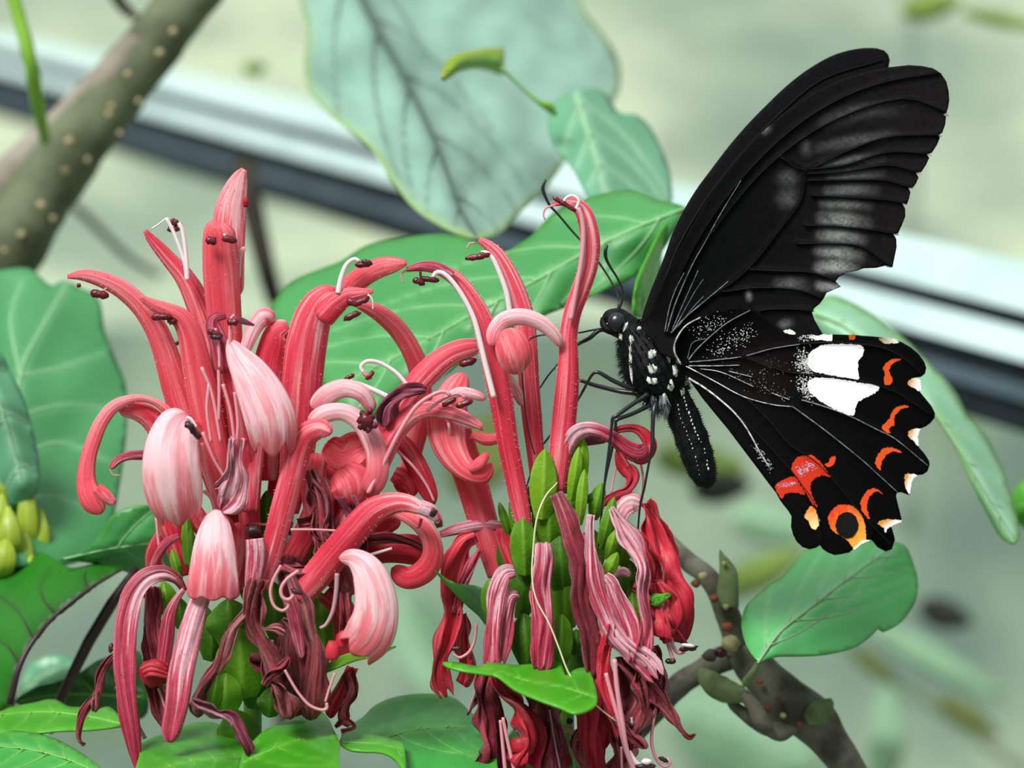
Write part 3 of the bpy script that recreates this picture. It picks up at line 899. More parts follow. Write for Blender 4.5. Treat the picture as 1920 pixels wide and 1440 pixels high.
# young bud spike at the left edge
bs = empty('bud_spike', P(20, 1100, 0.75), 'yellow green young bud spike at the left edge', 'bud spike')
M['bud'] = leaf_mat('bud_yellow', lin('#a9c23a'), lin('#bfd05a'), lin('#8aa82a'), 0.4, 0.5, 60, transl=0.25)
tube('stem', bs, [(20, 900, 0.75, 26), (25, 1000, 0.75, 30), (20, 1150, 0.75, 34), (10, 1700, 0.75, 34), (10, 4800, 0.75, 34)], M['stemgreen'], n=30, m=10)
for (x0, y0, x1, y1, w, dy) in ((-5, 960, 12, 852, 46, -.02), (-20, 1030, 5, 925, 50, -.06), (40, 985, 36, 868, 34, 0), (52, 1050, 50, 895, 40, -.03), (22, 1050, 14, 950, 44, -.10), (72, 1060, 76, 955, 38, -.02), (85, 1065, 90, 985, 26, 0), (38, 1080, 48, 1000, 40, -.08), (98, 1072, 108, 1020, 22, 0), (-5, 1080, 12, 1010, 56, -.13), (50, 1085, 58, 1038, 30, -.1)):
    strap('bract', bs, [(x0, y0, .75 + dy, w * .5), ((x0 * .7 + x1 * .3), (y0 * .7 + y1 * .3), .72 + dy, w), ((x0 * .35 + x1 * .65), (y0 * .35 + y1 * .65), .72 + dy, w * .85), (x1, y1, .74 + dy, w * .2)], M['bud'], arc=(90, 80), flat=.8, ridge=.03)

# ------------------------------------------------------------------ the butterfly
bf = empty('butterfly', P(1225, 765, 0.0), 'black swallowtail butterfly with white and orange hindwing marks feeding on the pink flowers', 'butterfly')
M['bbody'] = simple_mat('butterfly_body', (0.003, 0.0032, 0.0042), 0.6, 0.18, 0.6, (0.007, 0.0075, 0.009), 260, 0.8, sheen=0.0)
M['bleg'] = simple_mat('butterfly_leg', (0.008, 0.009, 0.012), 0.32, 0.6)
M['beye'] = simple_mat('butterfly_eye', (0.006, 0.008, 0.015), 0.3, 0.6, coat=0.25)
M['bwhite'] = simple_mat('butterfly_white', lin('#eef0e4'), 0.7, var=0.6, col2=lin('#8f968f'), scale=900, detail=3)
M['bhair'] = simple_mat('butterfly_hair', (0.004, 0.0045, 0.006), 0.7, 0.12)
M['bhairgrey'] = simple_mat('butterfly_hair_grey', lin('#7f8890'), 0.6)
M['wingtint'] = col_mat('wing_scales', 0.7, 0.045, gscale=700, gamt=0.35, bstr=0.15)
M['patchtint'] = col_mat('wing_patch', 0.75, 0.15)
M['wvein'] = simple_mat('wing_vein_black', (0.003, 0.003, 0.004), 0.6, 0.15)
M['wveingrey'] = simple_mat('wing_vein_grey', lin('#8a9096'), 0.4, var=0.8, col2=lin('#3a3d42'), scale=900)
M['wveinwhite'] = simple_mat('wing_vein_white', lin('#d9dcd6'), 0.5, var=0.8, col2=lin('#3c4044'), scale=900)

# body: one lofted skin, head to tail
st = [(1129, 606, 3, 3), (1134, 604, 13, 12), (1143, 602, 22, 20), (1156, 604, 27, 25), (1170, 610, 25, 24), (1181, 619, 27, 26), (1192, 634, 37, 36), (1204, 654, 48, 46), (1217, 676, 56, 52), (1230, 699, 58, 53),
      (1242, 720, 53, 48), (1253, 738, 42, 40), (1264, 752, 33, 33), (1275, 768, 30, 29), (1284, 788, 31, 29), (1291, 806, 29.5, 28.5), (1297, 822, 32, 30), (1302, 838, 30, 29), (1307, 853, 31, 29), (1312, 868, 28.5, 27), (1317, 882, 27, 25), (1321, 894, 23, 22), (1325, 906, 18, 17), (1327, 914, 9, 9), (1328, 917, 2, 2)]
N_B, M_B = 90, 28
S = crom([(a, b, c, d) for a, b, c, d in [(p[0], p[1], p[2], p[3]) for p in st]], N_B)
# crom spaces by the first three columns; good enough for stations this close
tang = np.gradient(S[:, :2], axis=0)
tang /= np.linalg.norm(tang, axis=1)[:, None]
bv, bfc = [], []
for i in range(N_B):
    cx, cy, a, b = S[i]
    nx, ny = -tang[i][1], tang[i][0]
    for j in range(M_B):
        th = 2 * math.pi * j / M_B
        r = 1 + 0.03 * noise.noise(Vector((cx / 9, cy / 9, th * 2)))
        bv.append(P(cx + nx * a * math.cos(th) * r, cy + ny * a * math.cos(th) * r, b / 1000 * math.sin(th) * r))
for i in range(N_B - 1):
    for j in range(M_B):
        k = (j + 1) % M_B
        bfc.append((i * M_B + j, i * M_B + k, (i + 1) * M_B + k, (i + 1) * M_B + j))
bfc.append(tuple(range(M_B - 1, -1, -1)))
bfc.append(tuple((N_B - 1) * M_B + j for j in range(M_B)))
body = mesh('body', bv, bfc, M['bbody'], bf)
BT = BVHTree.FromPolygons(bv, bfc)
CAMP = Vector((0, -D, 0))


def on_body(px, py):
    d = (P(px, py, 0) - CAMP).normalized()
    h = BT.ray_cast(CAMP, d)
    if h[0] is None:
        q = BT.find_nearest(P(px, py, 0))
        return q[0], q[1]
    return h[0], h[1]


# fur
def fur(name, parent, count, pick, ln, mat, wid=0.0008, drop=(0, 0, -0.3)):
    v, f = [], []
    for _ in range(count):
        p, n = pick()
        if p is None:
            continue
        d = (n + Vector(drop) + Vector((rng.uniform(-.5, .5), rng.uniform(-.5, .5), rng.uniform(-.5, .5)))).normalized()
        s = d.cross(Vector((rng.uniform(-1, 1), rng.uniform(-1, 1), rng.uniform(-1, 1)))).normalized() * wid
        l_ = rng.uniform(*ln)
        k = len(v)
        q = d.cross(s).normalized() * wid
        v += [p + s, p - s, p + q, p + d * l_]
        f += [(k, k + 1, k + 3), (k + 1, k + 2, k + 3), (k + 2, k, k + 3)]
    return mesh(name, v, f, mat, parent, smooth=False, kind='stuff')


def rim(i0, i1):
    def pick():
        i = rng.randrange(i0, i1)
        j = rng.randrange(M_B)
        p = bv[i * M_B + j]
        n = (p - P(S[i][0], S[i][1], 0)).normalized()
        return p, n
    return pick


fur('fur', body, 2600, rim(14, 50), (0.006, 0.016), M['bhair'])
fur('fur', body, 900, rim(50, 86), (0.003, 0.006), M['bhair'])


def tuft():
    px, py = 1234 + rng.uniform(-14, 18), 758 + rng.uniform(-16, 18)
    return on_body(px, py)


fur('fur_tuft', body, 160, tuft, (0.012, 0.028), M['bhairgrey'], drop=(0.3, -0.1, -0.9))

# white spots on thorax, neck and face (photograph crop 1050,540 at 3.6)
spots = [(317, 245, 9, 11, 0), (442, 262, 12, 30, -25), (347, 300, 20, 9, 15), (415, 325, 15, 26, 0), (484, 355, 15, 32, 8), (533, 276, 12, 18, -20), (477, 455, 10, 55, 6), (480, 560, 9, 75, 8), (625, 350, 24, 26, 0), (622, 448, 26, 32, -15), (622, 545, 26, 32, 25),
         (622, 624, 32, 26, 0), (700, 355, 22, 14, 20), (730, 470, 16, 38, 8), (772, 560, 22, 36, 0), (788, 492, 14, 20, 0), (745, 655, 22, 36, 0), (848, 615, 26, 36, -10), (823, 700, 18, 28, 0), (700, 735, 20, 34, 0), (625, 270, 7, 24, 12), (697, 398, 20, 8, 25)]
for (x, y_, rx, rz, ro) in spots:
    p, n = on_body(1050 + x / 3.6, 540 + y_ / 3.6)
    blob('white_spot', body, p, rx / 3600 * 1.1, 0.0025, rz / 3600 * 1.05, M['bwhite'], 0.7, math.radians(ro), seg=14)
# dotted pale lines down the abdomen
for (line, r0) in (([(822, 690), (850, 790), (890, 900), (930, 1000), (965, 1060), (985, 1130), (1000, 1220)], 7), ([(795, 760), (810, 860), (850, 960), (880, 1040), (915, 1130), (930, 1190), (945, 1260)], 4.5)):
    L = crom([(a, b, 0) for a, b in line], 22 if r0 > 5 else 18)
    for q in L:
        if rng.random() < 0.85:
            p, n = on_body(1050 + q[0] / 3.6 + rng.uniform(-1, 1), 540 + q[1] / 3.6)
            r = r0 * rng.uniform(.55, 1.2) / 3600
            blob('pale_dot', body, p, r, 0.002, r * rng.uniform(1.0, 1.9), M['bwhite'], 0.3, rng.uniform(-.3, .3), seg=8)

# head pieces
blob('eye', bf, P(1156.5, 604, -0.019), 0.0175, 0.0145, 0.0180, M['beye'], seg=26, label='large round blue black eye')
blob('eye', bf, P(1154, 603, 0.017), 0.0165, 0.0125, 0.0165, M['beye'], seg=20, label='large round blue black eye')
tube('palp', bf, [(1150, 622, -0.012, 13), (1140, 618, -0.014, 15), (1132, 608, -0.012, 13), (1130, 596, -0.01, 7)], M['bbody'], n=14, m=10, wob=0.15)
tube('palp', bf, [(1150, 622, 0.012, 13), (1139, 617, 0.014, 15), (1131, 607, 0.012, 13), (1130, 595, 0.01, 7)], M['bbody'], n=14, m=10, wob=0.15)
tube('antenna', bf, [(1160, 582, -0.008, 4), (1166, 566, -0.01, 4.4), (1168, 545, -0.012, 4.4), (1158, 522, -0.014, 4.4), (1146, 503, -0.016, 4.8), (1137, 486, -0.018, 6), (1135, 472, -0.02, 7), (1139, 459, -0.02, 3.5)], M['bleg'], n=60, m=8, wob=0.12)
tube('antenna', bf, [(1158, 582, 0.008, 4), (1160, 566, 0.012, 4.2), (1155, 545, 0.03, 4.2), (1135, 510, 0.05, 4.2), (1105, 468, 0.06, 4.2), (1075, 436, 0.07, 4.2), (1048, 404, 0.07, 4.6), (1030, 384, 0.07, 5.6), (1020, 362, 0.07, 7.4), (1018, 350, 0.07, 7), (1023, 337, 0.07, 3.5)], M['bleg'], n=80, m=8, wob=0.12)
tube('proboscis', bf, [(1133, 614, -0.005, 4), (1105, 620, 0.0, 3.6), (1083, 624, 0.01, 3.4), (1050, 625, 0.02, 3.4), (1028, 627, -0.01, 3.4), (1008, 630, -0.05, 3.4), (993, 637, -0.062, 3.2), (984, 655, -0.07, 3.0), (979, 690, -0.075, 2.8), (981, 730, -0.07, 2.8), (987, 785, -0.05, 2.8), (996, 830, -0.04, 2.8), (1003, 852, -0.03, 2.6)], M['bleg'], n=80, m=7)


def leg(pts):
    return tube('leg', bf, pts, M['bleg'], n=60, m=8, wob=0.10)


leg([(1170, 636, 0.0, 9), (1130, 618, 0.0, 9), (1105, 634, 0.0, 8), (1083, 646, 0.02, 6.5), (1058, 666, 0.05, 4.5), (1045, 684, 0.05, 4), (1028, 704, 0.05, 3.6), (1012, 728, 0.05, 3)])
leg([(1192, 728, -0.035, 9), (1180, 727, -0.045, 9), (1150, 714, -0.05, 8.5), (1126, 700, -0.05, 8), (1117, 698, -0.05, 7), (1108, 706, -0.045, 5.5), (1092, 735, -0.02, 5), (1076, 762, 0.03, 4.2), (1055, 790, 0.05, 4), (1033, 815, 0.05, 3.8), (1008, 851, 0.04, 3.6), (986, 916, 0.02, 3)])
leg([(1212, 742, -0.02, 9), (1198, 738, -0.02, 10), (1160, 733, -0.01, 9.5), (1115, 722, 0.02, 8.5), (1090, 714, 0.035, 7), (1075, 716, 0.04, 5), (1060, 740, 0.045, 4.5), (1052, 780, 0.045, 4)])
leg([(1215, 738, -0.045, 10), (1204, 746, -0.05, 9), (1180, 762, -0.06, 8.5), (1157, 779, -0.07, 8), (1149, 784, -0.07, 7.5), (1147, 800, -0.07, 6), (1141, 850, -0.07, 5.5), (1134, 903, -0.07, 5), (1128, 960, -0.07, 4.4), (1122, 1024, -0.07, 3.4)])
leg([(1228, 756, -0.02, 10), (1215, 762, -0.025, 9), (1185, 776, -0.035, 8), (1157, 787, -0.045, 7.5), (1154, 800, -0.045, 5.5), (1147, 845, -0.04, 5), (1139, 880, -0.04, 4.5), (1133, 912, -0.03, 4)])
leg([(1230, 755, -0.04, 12), (1226, 770, -0.05, 9.5), (1224, 800, -0.055, 8), (1223, 838, -0.06, 7.5), (1218, 862, -0.06, 5), (1208, 915, -0.06, 4.8), (1200, 950, -0.055, 4.4), (1194, 1024, -0.05, 3.4)])


# wings
def wing_y(base, y0, slope, cup=0.0):
    bx, by = base

    def f(Q):
        Q = np.asarray(Q, dtype=float)
        d = np.hypot(Q[:, 0] - bx, Q[:, 1] - by) / 600
        return y0 + slope * d + cup * np.sin(np.clip(d, 0, 1.2) * math.pi)
    return f


def wing(name, outline, yf, colf, spacing, ribs=(), smooth=False, label=None):
    O = smooth_closed(outline, spacing) if smooth else dense_closed(outline, spacing)
    X, F = fill(O, spacing)
    Y = yf(X)
    for (line, amp, wd) in ribs:
        Y = Y - amp * np.exp(-(dist_poly(X, line) / wd) ** 2)
    V = [P(x[0], x[1], y) for x, y in zip(X, Y)]
    return mesh(name, V, F, M['wingtint'], bf, {'tint': colf(X)}, solid=0.0016, label=label)


c4 = lambda pts: [(1180 + a / 2.482, 60 + b / 2.482) for a, b in pts]
c5 = lambda pts: [(1180 + a / 3.0, 580 + b / 3.0) for a, b in pts]

# near forewing: radiating veins end at the margin notches
fw_out = c4([(75, 1400), (90, 1330), (150, 1180), (230, 1010), (330, 830), (430, 680), (560, 520), (700, 390), (850, 285), (1000, 215), (1120, 180), (1200, 165), (1300, 154), (1360, 158), (1410, 168), (1450, 192), (1475, 230), (1486, 275), (1489, 318), (1484, 350), (1476, 375), (1462, 383),
             (1474, 392), (1470, 430), (1456, 470), (1434, 478), (1446, 490), (1432, 525), (1408, 562), (1380, 566), (1396, 585), (1380, 620), (1358, 652), (1332, 652), (1346, 676), (1334, 705), (1318, 726), (1298, 722), (1308, 745), (1302, 775), (1292, 800), (1270, 796), (1284, 822), (1284, 860), (1268, 900), (1250, 938), (1228, 938),
             (1242, 962), (1244, 1000), (1236, 1040), (1224, 1096), (1196, 1086), (1150, 1098), (1090, 1100), (1060, 1112), (1010, 1120), (975, 1140), (960, 1160), (985, 1185), (950, 1200), (918, 1214), (905, 1240), (885, 1266), (860, 1285), (850, 1305), (862, 1340), (880, 1372), (898, 1402), (905, 1470), (700, 1560), (300, 1560), (150, 1500)])
fw_veins = [
    [(175, 1400), (200, 1230), (280, 1040), (400, 840), (560, 640), (760, 450), (980, 310), (1200, 230), (1440, 190)],
    [(190, 1400), (230, 1220), (330, 1020), (470, 820), (650, 620), (860, 460), (1100, 350), (1300, 310), (1478, 375)],
    [(700, 580), (820, 640), (1000, 560), (1200, 490), (1440, 478)],
    [(820, 640), (1000, 620), (1200, 560), (1390, 566)],
    [(820, 660), (1000, 650), (1200, 620), (1340, 652)],
    [(830, 690), (1000, 690), (1180, 690), (1305, 722)],
    [(850, 760), (1020, 770), (1180, 780), (1280, 796)],
    [(820, 900), (960, 905), (1120, 920), (1235, 938)],
    [(780, 985), (930, 985), (1080, 1000), (1215, 1090)],
    [(200, 1400), (300, 1290), (430, 1200), (560, 1095), (700, 920), (800, 780), (820, 650)],
    [(560, 1105), (700, 1112), (850, 1120), (960, 1160)],
    [(430, 1210), (600, 1190), (780, 1200), (900, 1240)],
    [(250, 1420), (400, 1380), (600, 1300), (760, 1290), (860, 1300)],
]
fw_veins = [c4(v) for v in fw_veins]
fw_streaks = [  # pale scale streaks between the veins: line, half width px, strength
    ([(880, 1180), (980, 1195), (1040, 1215)], 8, .34), ([(880, 1095), (960, 1090), (1060, 1105)], 11, .30), ([(885, 1015), (960, 1020), (1080, 1045)], 12, .27), ([(890, 940), (980, 945), (1090, 965)], 11, .24), ([(895, 865), (1000, 872), (1110, 890)], 12, .20), ([(900, 800), (1000, 800), (1120, 810)], 9, .13),
    ([(920, 740), (1040, 730), (1150, 735)], 10, .11), ([(930, 672), (1050, 660), (1180, 660)], 9, .08), ([(900, 620), (1040, 595), (1180, 585)], 9, .07), ([(880, 540), (1040, 505), (1240, 470)], 10, .06), ([(900, 420), (1080, 370), (1260, 360)], 14, .04), ([(700, 690), (760, 670), (780, 650)], 14, .06), ([(700, 790), (740, 770), (780, 740)], 16, .07),
    ([(690, 1170), (760, 1170), (830, 1180)], 12, .08), ([(545, 1225), (570, 1222)], 10, .20), ([(700, 1365), (760, 1350)], 8, .10), ([(800, 540), (850, 530)], 16, .05), ([(620, 470), (660, 440)], 6, .10),
]


def fw_col(X):
    c = np.tile(np.array([0.0045, 0.0045, 0.0052]), (len(X), 1))
    warm = np.clip((X[:, 0] - 1400) / 400, 0, 1)[:, None]
    c = c + warm * np.array([0.008, 0.0055, 0.0055])
    for line, w, s in fw_streaks:
        L = np.array(crom([(a, b, 0) for a, b in c4(line)], 10))[:, :2]
        d = dist_poly(X, L)
        q0, q1 = L[0], L[-1]
        tt = ((X - q0) @ (q1 - q0)) / ((q1 - q0) @ (q1 - q0))
        g = s * 1.3 * np.exp(-(d / w) ** 3) * np.clip(np.exp(-((tt - 0.42) / 0.45) ** 2), 0, 1)
        jit = np.array([0.75 + 0.6 * noise.noise(Vector(((x[0] + x[1] * 1.2) / 26, (x[1] - x[0] * .55) / 3.5, 3))) for x in X])
        c = c + (g * np.clip(jit, 0.1, 1.4))[:, None] * np.array([0.95, 1.0, 0.98])
    dv = np.full(len(X), 1e9)
    for v in fw_veins:
        dv = np.minimum(dv, dist_poly(X, v))
    c = c * (1 - 0.75 * np.exp(-(dv / 3.0) ** 2))[:, None]
    return np.clip(c, 0.003, 1)


yf_fw = wing_y((1215, 600), -0.030, -0.10, -0.03)
fw = wing('forewing', fw_out, yf_fw, fw_col, 4.5, ribs=[(v, 0.004, 5) for v in fw_veins], label='sooty black forewing with pale grey streaks between the veins')
for k, v in enumerate(fw_veins):
    L = crom([(a, b, 0) for a, b in v], 26)[:, :2]
    yy = yf_fw(L) - 0.006
    tube('vein', fw, [(q[0], q[1], y, 3.4 - 1.6 * i / 25) for i, (q, y) in enumerate(zip(L, yy))], M['wvein'], n=26, m=6)
# glossy pale ribs at the forewing root
for v, w in (([(165, 1395), (185, 1290), (215, 1200), (255, 1120)], 2.6), ([(175, 1395), (205, 1290), (245, 1190), (300, 1070), (340, 1000), (400, 890)], 2.8), ([(200, 1385), (240, 1290), (280, 1200), (320, 1110)], 2.4), ([(210, 1380), (265, 1280), (310, 1200), (345, 1150)], 2.2), ([(225, 1375), (290, 1290), (345, 1230)], 2.2),
             ([(195, 1400), (260, 1330), (330, 1270), (420, 1195), (460, 1160)], 3.6), ([(400, 890), (440, 820), (520, 690)], 2.0)):
    L = crom([(a, b, 0) for a, b in c4(v)], 18)[:, :2]
    yy = yf_fw(L) - 0.008
    tube('vein', fw, [(q[0], q[1], y, w * (1 - .5 * i / 17)) for i, (q, y) in enumerate(zip(L, yy))], M['wveingrey'], n=18, m=6)
# cream fringe in the margin notches
for (x, y_) in ((1462, 383), (1434, 478), (1384, 567), (1336, 653), (1300, 722), (1274, 797), (1232, 938), (1196, 1088)):
    p = c4([(x + 8, y_)])[0]
    blob('cream_fringe', fw, P(p[0], p[1], float(yf_fw([p])[0]) - 0.001), 0.0065, 0.0012, 0.0028, M['bwhite'], 0.3, math.radians(-22), seg=8)
# far forewing, its leading edge and tip showing behind
fw2_out = c4([(60, 1400), (58, 1335), (95, 1215), (150, 1080), (200, 940), (250, 835), (310, 735), (380, 640), (460, 535), (550, 430), (640, 338), (730, 252), (815, 185), (900, 132), (960, 104), (1020, 86), (1090, 75), (1150, 76), (1185, 86), (1204, 105), (1212, 130), (1206, 165), (1190, 200), (1150, 320), (1100, 480), (1000, 680), (900, 860), (760, 1000), (560, 1200), (300, 1450)])
yf_fw2 = wing_y((1215, 600), 0.020, 0.16)
fw2 = wing('forewing', fw2_out, yf_fw2, lambda X: np.tile(np.array([0.006, 0.006, 0.007]), (len(X), 1)), 9, smooth=True, label='black far forewing, only its leading edge and rounded tip showing')
for v in ([(100, 1360), (200, 1060), (330, 820), (500, 590), (700, 380), (900, 220), (1180, 130)], [(130, 1360), (300, 980), (520, 650), (760, 420), (1000, 260), (1190, 190)]):
    L = crom([(a, b, 0) for a, b in c4(v)], 24)[:, :2]
    tube('vein', fw2, [(q[0], q[1], y, 3.4) for q, y in zip(L, yf_fw2(L) - 0.003)], M['wvein'], n=24, m=6)

# near hindwing
hw_out = [(1276, 690), (1267, 664), (1267, 637), (1272, 622), (1287, 609), (1313, 594), (1340, 583), (1375, 576), (1405, 577), (1425, 586), (1440, 600), (1458, 614), (1478, 624), (1500, 629), (1530, 627), (1565, 627), (1600, 628), (1640, 631), (1668, 634), (1690, 641), (1708, 651), (1722, 663), (1733, 678), (1737, 690), (1734, 701), (1726, 707),
          (1716, 708), (1708, 710), (1716, 713), (1722, 716), (1725, 726), (1725, 735), (1735, 747), (1747, 762), (1753, 775), (1752, 784), (1745, 793), (1735, 800), (1727, 803), (1714, 806), (1706, 812), (1718, 805), (1726, 805), (1720, 818), (1719, 828), (1724, 840),
          (1733, 850), (1742, 864), (1743, 872), (1739, 884), (1730, 890), (1720, 891), (1708, 897), (1703, 908), (1703, 920), (1705, 929), (1698, 926), (1690, 923), (1682, 924), (1680, 930), (1684, 946), (1688, 962), (1691, 974), (1684, 977), (1672, 983), (1664, 991), (1660, 1000),
          (1655, 994), (1646, 992), (1640, 1000), (1634, 1012), (1622, 1014), (1612, 1018), (1604, 1026), (1598, 1031), (1592, 1036), (1578, 1039), (1565, 1041), (1552, 1036), (1543, 1030), (1537, 1022), (1530, 1027), (1518, 1030), (1505, 1026), (1494, 1016), (1487, 1003), (1483, 988), (1484, 968), (1478, 958), (1470, 948), (1462, 937), (1455, 924), (1440, 905),
          (1420, 878), (1395, 845), (1365, 805), (1340, 775), (1318, 748), (1298, 720), (1284, 700)]
hw_veins = [([(290, 310), (255, 240), (262, 175), (315, 95), (400, 45)], 4.2, 'w'), ([(330, 290), (380, 225), (470, 140), (560, 70), (680, 5)], 3.0, 'g'), ([(325, 285), (355, 190), (430, 165)], 1.6, 'g'), ([(320, 298), (480, 285), (640, 265), (800, 222), (960, 196)], 2.6, 'g'),
            ([(960, 196), (1100, 187), (1250, 190), (1450, 225), (1600, 320), (1650, 375)], 3.2, 'b'), ([(640, 265), (780, 318), (900, 355), (1030, 366), (1150, 380), (1300, 402), (1500, 468), (1690, 590)], 3.0, 'b'), ([(320, 318), (480, 318), (620, 314)], 2.0, 'w'),
            ([(320, 320), (480, 405), (640, 490), (800, 535), (920, 548)], 2.6, 'w'), ([(920, 548), (1100, 680), (1300, 840), (1400, 930), (1510, 1030)], 2.2, 'g'), ([(970, 510), (1100, 548), (1250, 605), (1400, 680), (1500, 732), (1680, 880)], 2.4, 'g'),
            ([(660, 500), (800, 640), (900, 760), (1040, 850), (1130, 940), (1230, 1060), (1340, 1190), (1480, 1330)], 2.6, 'b'), ([(500, 500), (700, 680), (860, 850), (950, 960), (1050, 1115), (1080, 1330)], 2.6, 'b'), ([(335, 388), (420, 440), (500, 500), (590, 580), (650, 655), (700, 740), (740, 815), (790, 890)], 4.2, 'w'),
            ([(640, 265), (700, 290), (800, 330)], 1.4, 'g'), ([(400, 335), (520, 355), (700, 435)], 1.8, 'w'), ([(560, 348), (690, 380)], 1.4, 'w'), ([(800, 470), (900, 508)], 1.4, 'w')]
yf_hw = wing_y((1277, 683), -0.075, -0.13, -0.02)


def hw_col(X):
    c = np.tile(np.array([0.0012, 0.0012, 0.0016]), (len(X), 1))
    # a brown bloom across the disc
    d = np.hypot((X[:, 0] - 1440) / 70, (X[:, 1] - 690) / 60)
    return c + np.exp(-d ** 2)[:, None] * np.array([0.007, 0.0035, 0.0035])


hw = wing('hindwing', hw_out, yf_hw, hw_col, 6, ribs=[(c5(v), 0.003, 5) for v, w, k in hw_veins], label='jet black scalloped hindwing with white patches and orange crescents')
for v, w, k in hw_veins:
    L = crom([(a, b, 0) for a, b in c5(v)], 26)[:, :2]
    yy = yf_hw(L) - 0.0055
    tube('vein', hw, [(q[0], q[1], y, max(1.2, w * (1 - .45 * i / 25))) for i, (q, y) in enumerate(zip(L, yy))], M[{'w': 'wveinwhite', 'g': 'wveingrey', 'b': 'wvein'}[k]], n=26, m=6)


def patch(name, poly, colf, lift=0.0022, jit=1.2, spacing=6, pts=None, label=None):
    O = smooth_closed(poly, 2.2)
    cen = O.mean(0)
    O = np.array([q + np.array([rng.uniform(-jit, jit), rng.uniform(-jit, jit)]) for q in O])
    X, F = fill(O, spacing)
    Y = yf_hw(X) - lift
    for v, w, k in hw_veins:
        Y = Y - 0.003 * np.exp(-(dist_poly(X, c5(v)) / 5) ** 2)
    return mesh(name, [P(x[0], x[1], y) for x, y in zip(X, Y)], F, M['patchtint'], hw, {'tint': colf(X)}, smooth=False, label=label, solid=0.001)


def flat(h):
    c = np.array(lin(h))
    return lambda X: np.tile(c, (len(X), 1))


def grad(h0, h1, p0, p1):
    a, b = np.array(lin(h0)), np.array(lin(h1))
    p0, p1 = np.array(c5([p0])[0]), np.array(c5([p1])[0])

    def f(X):
        t = np.clip(((X - p0) @ (p1 - p0)) / ((p1 - p0) @ (p1 - p0)), 0, 1)
        t = np.clip(t + np.array([rng.uniform(-.15, .15) for _ in X]), 0, 1)[:, None]
        return a * (1 - t) + b * t
    return f


patch('white_patch', c5([(1000, 290), (1012, 252), (1058, 214), (1120, 198), (1210, 196), (1290, 200), (1318, 222), (1314, 252), (1290, 292), (1284, 340), (1288, 392), (1220, 384), (1150, 374), (1090, 362), (1035, 350), (1006, 322)]), flat('#ffffff'), label='white patch')
patch('white_patch', c5([(1000, 432), (1010, 404), (1036, 386), (1090, 384), (1150, 390), (1230, 402), (1300, 414), (1390, 428), (1402, 450), (1365, 480), (1292, 518), (1272, 556), (1254, 598), (1180, 572), (1100, 532), (1040, 490), (1012, 460)]), flat('#ffffff'), label='white patch')
patch('white_patch', c5([(1010, 152), (1060, 146), (1138, 143), (1134, 176), (1080, 174), (1035, 168)]), flat('#f4f4f0'))
patch('white_patch', c5([(866, 122), (900, 114), (930, 126), (932, 142), (895, 138)]), flat('#e8ece8'))
OR, RD, CRM = '#d9501a', '#c42e16', '#f4ead2'
patch('orange_crescent', c5([(1528, 282), (1490, 278), (1452, 294), (1430, 330), (1436, 372), (1432, 418), (1464, 428), (1482, 402), (1478, 384), (1462, 350), (1470, 320), (1492, 300)]), flat(OR))
patch('orange_crescent', c5([(1570, 548), (1526, 542), (1486, 564), (1466, 608), (1440, 640), (1422, 662), (1440, 690), (1466, 698), (1462, 670), (1490, 650), (1488, 620), (1502, 590), (1532, 562)]), flat(OR))
patch('orange_crescent', c5([(1532, 806), (1500, 786), (1450, 778), (1416, 794), (1386, 840), (1383, 872), (1410, 905), (1416, 870), (1432, 838), (1452, 815), (1490, 801)]), flat(OR))
patch('orange_crescent', c5([(1425, 1040), (1402, 1016), (1374, 1005), (1340, 1020), (1312, 1060), (1300, 1100), (1316, 1146), (1350, 1182), (1346, 1150), (1336, 1110), (1350, 1062), (1370, 1036), (1396, 1025)]), flat('#dc4a1c'))
patch('orange_crescent', c5([(1160, 828), (1132, 836), (1120, 860), (1096, 872), (1120, 888), (1150, 874), (1158, 852)]), flat('#dc4418'))
patch('orange_ring', c5([(1118, 1180), (1135, 1132), (1175, 1104), (1230, 1100), (1280, 1125), (1310, 1170), (1328, 1230), (1331, 1272), (1326, 1302), (1290, 1322), (1264, 1342), (1244, 1320), (1214, 1290), (1160, 1256), (1130, 1226)]), grad('#dc3a1a', '#f0a83c', (1150, 1130), (1300, 1310)), label='orange eyespot ring')
patch('eyespot_pupil', ell(1180 + 1224 / 3, 580 + 1214 / 3, 64 / 3, 73 / 3), flat('#070708'), lift=0.0042, jit=0.8, label='black eyespot centre')
patch('red_patch', c5([(915, 882), (944, 832), (985, 824), (1030, 824), (1076, 862), (1108, 905), (1134, 945), (1100, 934), (1050, 946), (1020, 985), (1028, 1050), (1056, 1112), (1038, 1104), (1000, 1045), (950, 956), (918, 912)]), flat(RD), label='red patch')
patch('red_patch', c5([(820, 1000), (850, 966), (930, 942), (960, 985), (990, 1045), (940, 1032), (884, 1036), (860, 1062), (836, 1035)]), flat(RD), label='red patch')
patch('orange_patch', c5([(1014, 1110), (1036, 1116), (1064, 1166), (1070, 1200), (1052, 1234), (1026, 1230), (1010, 1196), (986, 1166)]), grad('#e8781e', '#f4d89c', (1020, 1120), (1040, 1230)))
